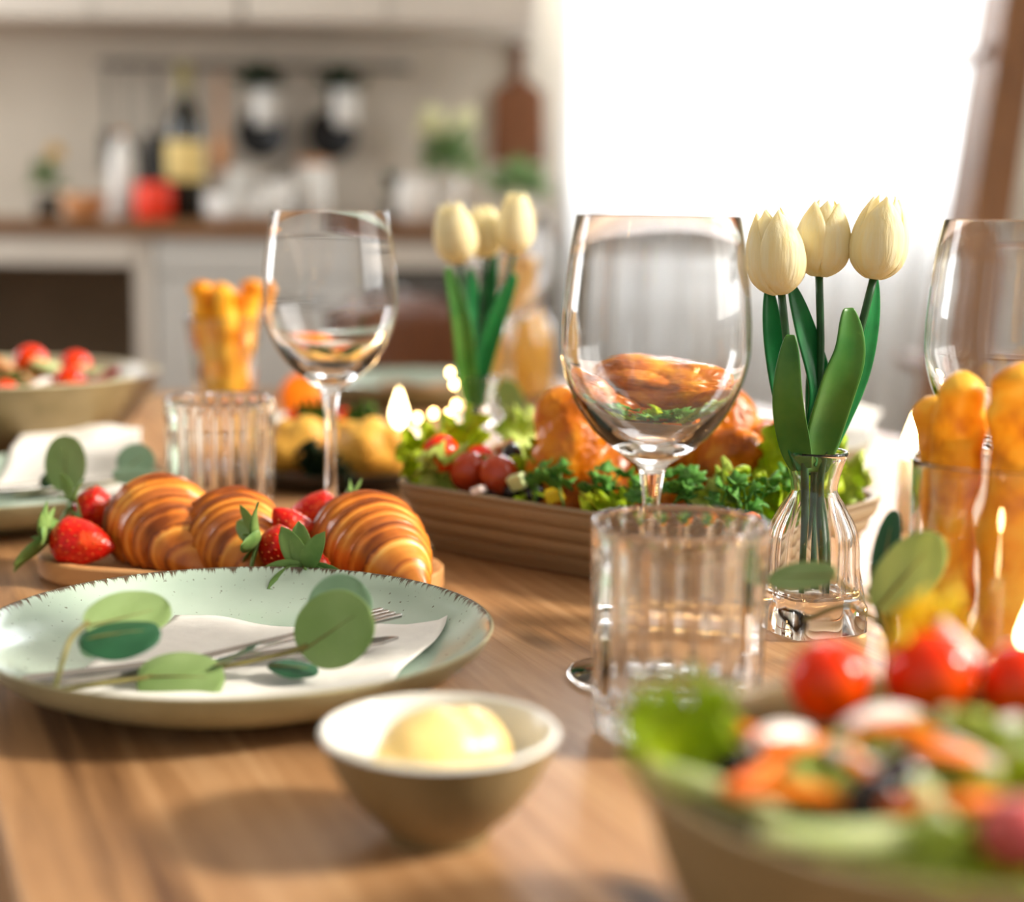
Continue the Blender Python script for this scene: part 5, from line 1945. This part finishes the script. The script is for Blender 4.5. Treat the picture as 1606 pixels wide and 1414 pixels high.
X = Vector
for args in [
        ('carrot', 1205, 1165, 1, 'thick carrot strip left below the leftmost tomato', 0.036, 0.005, X((1, -0.3, -0.1))),
        ('carrot', 1275, 1185, 2, 'carrot strip under the leftmost tomato', 0.036, 0.005, X((1, 0.35, 0.1))),
        ('carrot', 1195, 1225, 3, 'carrot strip pointing to the bright lettuce', 0.034, 0.004, X((1, 0.55, 0.1))),
        ('carrot', 1255, 1140, 4, 'short carrot strip touching the leftmost tomato', 0.026, 0.004, X((1, 0.1, 0.1))),
        ('carrot', 1450, 1195, 5, 'carrot strip in the middle of the bowl below the white onion', 0.036, 0.004, X((1, -0.2, 0.0))),
        ('carrot', 1520, 1215, 6, 'carrot strip right of the middle of the bowl', 0.034, 0.004, X((1, 0.3, 0.0))),
        ('carrot', 1500, 1290, 7, 'carrot strip near the front right rim', 0.036, 0.004, X((1, -0.4, 0.0))),
        ('carrot', 1375, 1240, 8, 'reddish carrot strip in the centre of the bowl', 0.030, 0.003, X((0.3, -1, 0.0))),
        ('carrot', 1240, 1275, 9, 'carrot strip near the left front rim', 0.030, 0.003, X((1, -0.3, 0.0))),
        ('carrot', 1425, 1110, 10, 'carrot strip right below the middle tomato', 0.028, 0.003, X((1, 0.2, 0.1))),
        ('carrot', 1570, 1290, 24, 'carrot strip by the pink radish', 0.030, 0.003, X((1, 0.4, 0.0))),
        ('onion', 1385, 1160, 11, 'white onion strip between the tomatoes and the carrots', 0.026, 0.004, X((1, 0.1, 0.0))),
        ('onion', 1225, 1200, 12, 'small onion strip among the left carrots', 0.022, 0.006, X((1, 0.4, 0.0))),
        ('onion', 1360, 1225, 13, 'onion strip in the centre of the front bowl', 0.024, 0.005, X((0.4, -1, 0.0))),
        ('onion', 1560, 1215, 15, 'pale pink onion strip at the right of the front bowl', 0.030, 0.006, X((1, -0.5, 0.0))),
        ('cucumber', 1110, 1265, 16, 'pale cucumber strip curving along the left rim', 0.048, 0.004, X((0.75, -1, -0.1))),
        ('cucumber', 1500, 1165, 17, 'pale green cucumber piece right of the white onion', 0.022, 0.006, X((0.2, 1, 0.0))),
        ('cucumber', 1345, 1325, 18, 'long pale cucumber strip along the front rim', 0.050, 0.005, X((1, -0.15, 0.0))),
        ('cucumber', 1440, 1270, 19, 'pale cucumber strip pointing to the front rim', 0.030, 0.004, X((0.3, -1, 0.0))),
        ('cucumber', 1350, 1100, 20, 'pale cucumber strip between the left and middle tomatoes', 0.026, 0.003, X((1, 0.5, 0.0))),
        ('cucumber', 1570, 1120, 27, 'pale cucumber strip below the right tomato', 0.028, 0.004, X((1, -0.5, 0.0))),
        ('pepper', 1165, 1135, 22, 'small yellow pepper strip by the left lettuce', 0.022, 0.004, X((1, 0.3, 0.2))),
        ('radish', 1600, 1330, 23, 'pink radish at the right front edge of the bowl'),
        ('radish', 1180, 1085, 26, 'dark red radish behind the left lettuce', 0.03, -0.004),
        ('cheese', 1590, 1180, 31, 'white cheese cube at the right edge of the front bowl'),
        ('cheese', 1105, 1120, 32, 'white cheese cube beside the left lettuce'),
        ('olive', 1145, 1205, 33, 'black olive between the left lettuce and the carrots', 0.03, 0.0),
        ('olive', 1410, 1235, 34, 'black olive in the middle of the front bowl', 0.03, 0.002),
        ('olive', 1370, 1260, 35, 'black olive near the front of the front bowl', 0.03, 0.001),
        ('olive', 1545, 1072, 36, 'black olive left of the rightmost tomato', 0.03, 0.008)]:
    salad_piece(*args)
m_yleaf = leaf_mat('yellow_lettuce', S(255, 236, 70), S(250, 222, 50), trans=0.3)
lettuce('bright yellow leaf standing behind the middle tomato of the front salad', PD(1412, 1100, 0.492), Vector((0.08, 0.05, 1)), Vector((0.75, -1, 0.3)), 140, 0.034, 0.036, m_yleaf, LG, 0.003)
strip('onion_strip', 'white onion strip leaning between the yellow leaf and the right tomato', 'onion', PD(1530, 1025, 0.482), 0.030, 0.0065, 0.004, m_onion, 14, SG, 0.6, Vector((0.8, -0.3, -0.75)))
m_bed = leaf_mat('shredded_greens', S(110, 128, 56), S(70, 84, 34), trans=0.3)


def bed(name, label, c, r, zr, hd, n, seed):
    rd = random.Random(seed)
    mb = MB()
    for _ in range(n):
        a, s = rd.uniform(0, 2 * PI), math.sqrt(rd.uniform(0, 0.98))
        p = Vector((math.cos(a) * s * r, math.sin(a) * s * r, zr + hd * (1 - s * s) - 0.006 + rd.uniform(-0.004, 0.003)))
        d = Vector((rd.uniform(-1, 1), rd.uniform(-1, 1), rd.uniform(-0.2, 0.3)))
        mb.add(leafblade(rd.uniform(0.014, 0.024), rd.uniform(0.006, 0.011), cup=0.4, bend=rd.uniform(-0.3, 0.3), nu=4, nv=5), frame(p - d.normalized() * 0.009, d, Vector((rd.uniform(-.6, .6), rd.uniform(-.8, .3), 1))))
    o = mb.build(name, m_bed)
    o.location = c
    return tag(o, label, 'greens', kind='stuff')


bed('shredded_greens', 'shredded salad greens filling the front bowl', FB, 0.074, 0.053, 0.018, 420, 3)

RB = Vector((-0.452, 1.385, TZ))
bowl_thing('salad_bowl', 'wide sage salad bowl at the left edge behind the plate', 'bowl', RB, [(0.060, 0.0), (0.066, 0.004), (0.10, 0.022), (0.125, 0.046), (0.142, 0.078)], 0.004, None, mat('beige_bowl_glaze', S(190, 180, 150), S(178, 168, 136), rough=0.3))
bed('shredded_greens', 'shredded salad greens filling the left rear bowl', RB, 0.13, 0.062, 0.018, 420, 5)
TG3 = 'tomatoes in the left rear salad bowl'
for k, (px, py, Y, r, lab) in enumerate([
        (48, 567, 1.42, 0.0150, 'orange red tomato at the back of the left rear salad'),
        (118, 575, 1.42, 0.0145, 'orange red tomato upper right on the left rear salad'),
        (110, 600, 1.36, 0.0145, 'orange red tomato lower right on the left rear salad'),
        (8, 618, 1.32, 0.012, 'tomato at the left picture edge in the left rear salad')]):
    tomato(lab, PD(px, py, Y), r, m_tom, TG3, (0.2 * k - 0.4, 0.8, -0.4), 0, 1.0)
for k, (px, py, Y, kind, lab) in enumerate([
        (82, 570, 1.41, 'cucumber', 'pale cucumber strip between the rear salad tomatoes'),
        (150, 580, 1.40, 'cucumber', 'pale cucumber strip right on the left rear salad'),
        (62, 602, 1.34, 'onion', 'white onion strip left on the left rear salad'),
        (88, 616, 1.32, 'onion', 'white onion strip by the lower tomato of the rear salad'),
        (162, 590, 1.37, 'radish', 'pinkish onion strip at the right of the rear salad')]):
    strip(kind + '_strip' if kind != 'radish' else 'onion_strip', lab, 'vegetable', PD(px, py, Y), 0.035, 0.012, 0.008, {'cucumber': m_cuke, 'onion': m_onion, 'radish': m_radish}[kind], 200 + k, 'pieces in the left rear salad bowl')
sp = thing('serving_spoon', 'pale wooden serving spoon resting in the left rear salad bowl', 'spoon')
A, B = PD(52, 606, 1.37), PD(-60, 540, 1.38)
sp.matrix_world = frame(A, B - A, Vector((0, -1, 1)))
L = (B - A).length
MB().add(sweep([(0, 0.0, 0), (0, L * 0.5, 0.002), (0, L * 2.2, 0.004)], [0.0065, 0.006, 0.008], 12)).build('handle', m_tan, sp)
MB().add(ell(0.016, 0.022, 0.005, 24, 14), Matrix.Translation((0, -0.016, -0.002))).build('spoon_bowl', m_tan, sp)

# ------------------------------------------------------------------ dark dish with golden rolls
m_dish = mat('dark_dish', S(62, 54, 44), S(52, 44, 36), rough=0.4, scale=30)
m_roll = mat('golden_roll_crust', S(240, 186, 80), S(222, 158, 56), rough=0.5, scale=30, bump=0.4, c3=S(188, 118, 34), lo=0.32, hi=0.74)
DC = Vector((-0.142, 1.315, TZ))
o = MB().add(lathe([(0, 0.001), (0.08, 0), (0.088, 0.004), (0.096, 0.014), (0.097, 0.016), (0.095, 0.016), (0.086, 0.0065), (0.08, 0.005), (0, 0.005)], 64)).build('dark_dish', m_dish)
o.location = DC + Vector((0, 0, 0.0002))
tag(o, 'dark shallow dish with golden rolls behind the left wine glass', 'dish')
for k, (px, Y, s, lab) in enumerate([(472, 1.30, 1.0, 'golden lumpy bread roll left of the wine glass stem'), (575, 1.275, 1.05, 'golden lumpy bread roll right of the wine glass stem'), (528, 1.36, 0.8, 'golden bread roll at the back of the dark dish')]):
    mb = MB()
    rd = random.Random(300 + k)
    for (x, z, r) in ((0, 0.022, 0.022), (0.016, 0.016, 0.017), (-0.014, 0.017, 0.017), (0.004, 0.032, 0.016), (0.018, 0.03, 0.012), (-0.012, 0.034, 0.011)):
        mb.add(ell(r * s, r * s, r * s, 20, 14, 0.1, 2, (k, x * 90, 0)), Matrix.Translation((x * s, rd.uniform(-0.006, 0.006), z * s)))
    o = link('bread_roll', remesh(mb, 'bread_roll', 0.002, 3), m_roll)
    zmin = min(v.co.z for v in o.data.vertices)
    o.location = Vector((PD(px, 740, Y).x, Y, TZ + 0.0055 - zmin))
    tag(o, lab, 'bread roll', 'golden rolls in the dark dish')
RG = 'garnish in the dark dish'
tomato('small red tomato behind the left golden roll', PD(468, 662, 1.365), 0.0115, m_tom, RG, (0.3, 0.8, 0.1))
tomato('small red tomato just right of the wine glass stem behind the rolls', PD(541, 656, 1.365), 0.0085, m_tom, RG, (0.3, 0.8, 0.1))
lettuce('green leaf standing between the golden rolls', PD(508, 720, 1.335), Vector((-0.2, 0.0, 1)), Vector((0.2, -1, 0)), 310, 0.052, 0.03, m_parsley, RG)
lettuce('green leaf rising behind the right golden roll', PD(560, 700, 1.345), Vector((0.15, 0.0, 1)), Vector((0.2, -1, 0)), 311, 0.036, 0.028, m_parsley, RG)
lettuce('dark leaf lying in front between the golden rolls', PD(510, 755, 1.25), Vector((0.2, -0.3, 0.5)), Vector((0.0, -1, 0.6)), 312, 0.036, 0.05, m_foliage, RG)
oc = PD(478, 628, 1.62)
o = MB().add(lathe([(0, 0), (0.024, 0.0), (0.026, 0.003), (0.026, 0.006), (0.024, 0.009), (0, 0.009)], 32)).build('orange_slice', m_carrot)
pl = lathe_thing('small_plate', 'small pale saucer with an orange slice at the far table end', 'saucer', (oc.x, oc.y, TZ + 0.0002), [
    ('saucer_body', [(0, 0.001), (0.03, 0), (0.05, 0.008), (0.052, 0.0095), (0.048, 0.0095), (0.03, 0.004), (0, 0.004)], m_bowlin)])
o.location = (oc.x, oc.y, TZ + 0.03)
o.rotation_euler = (1.15, 0, 0.2)
tag(o, 'orange slice propped on the small far saucer', 'orange')
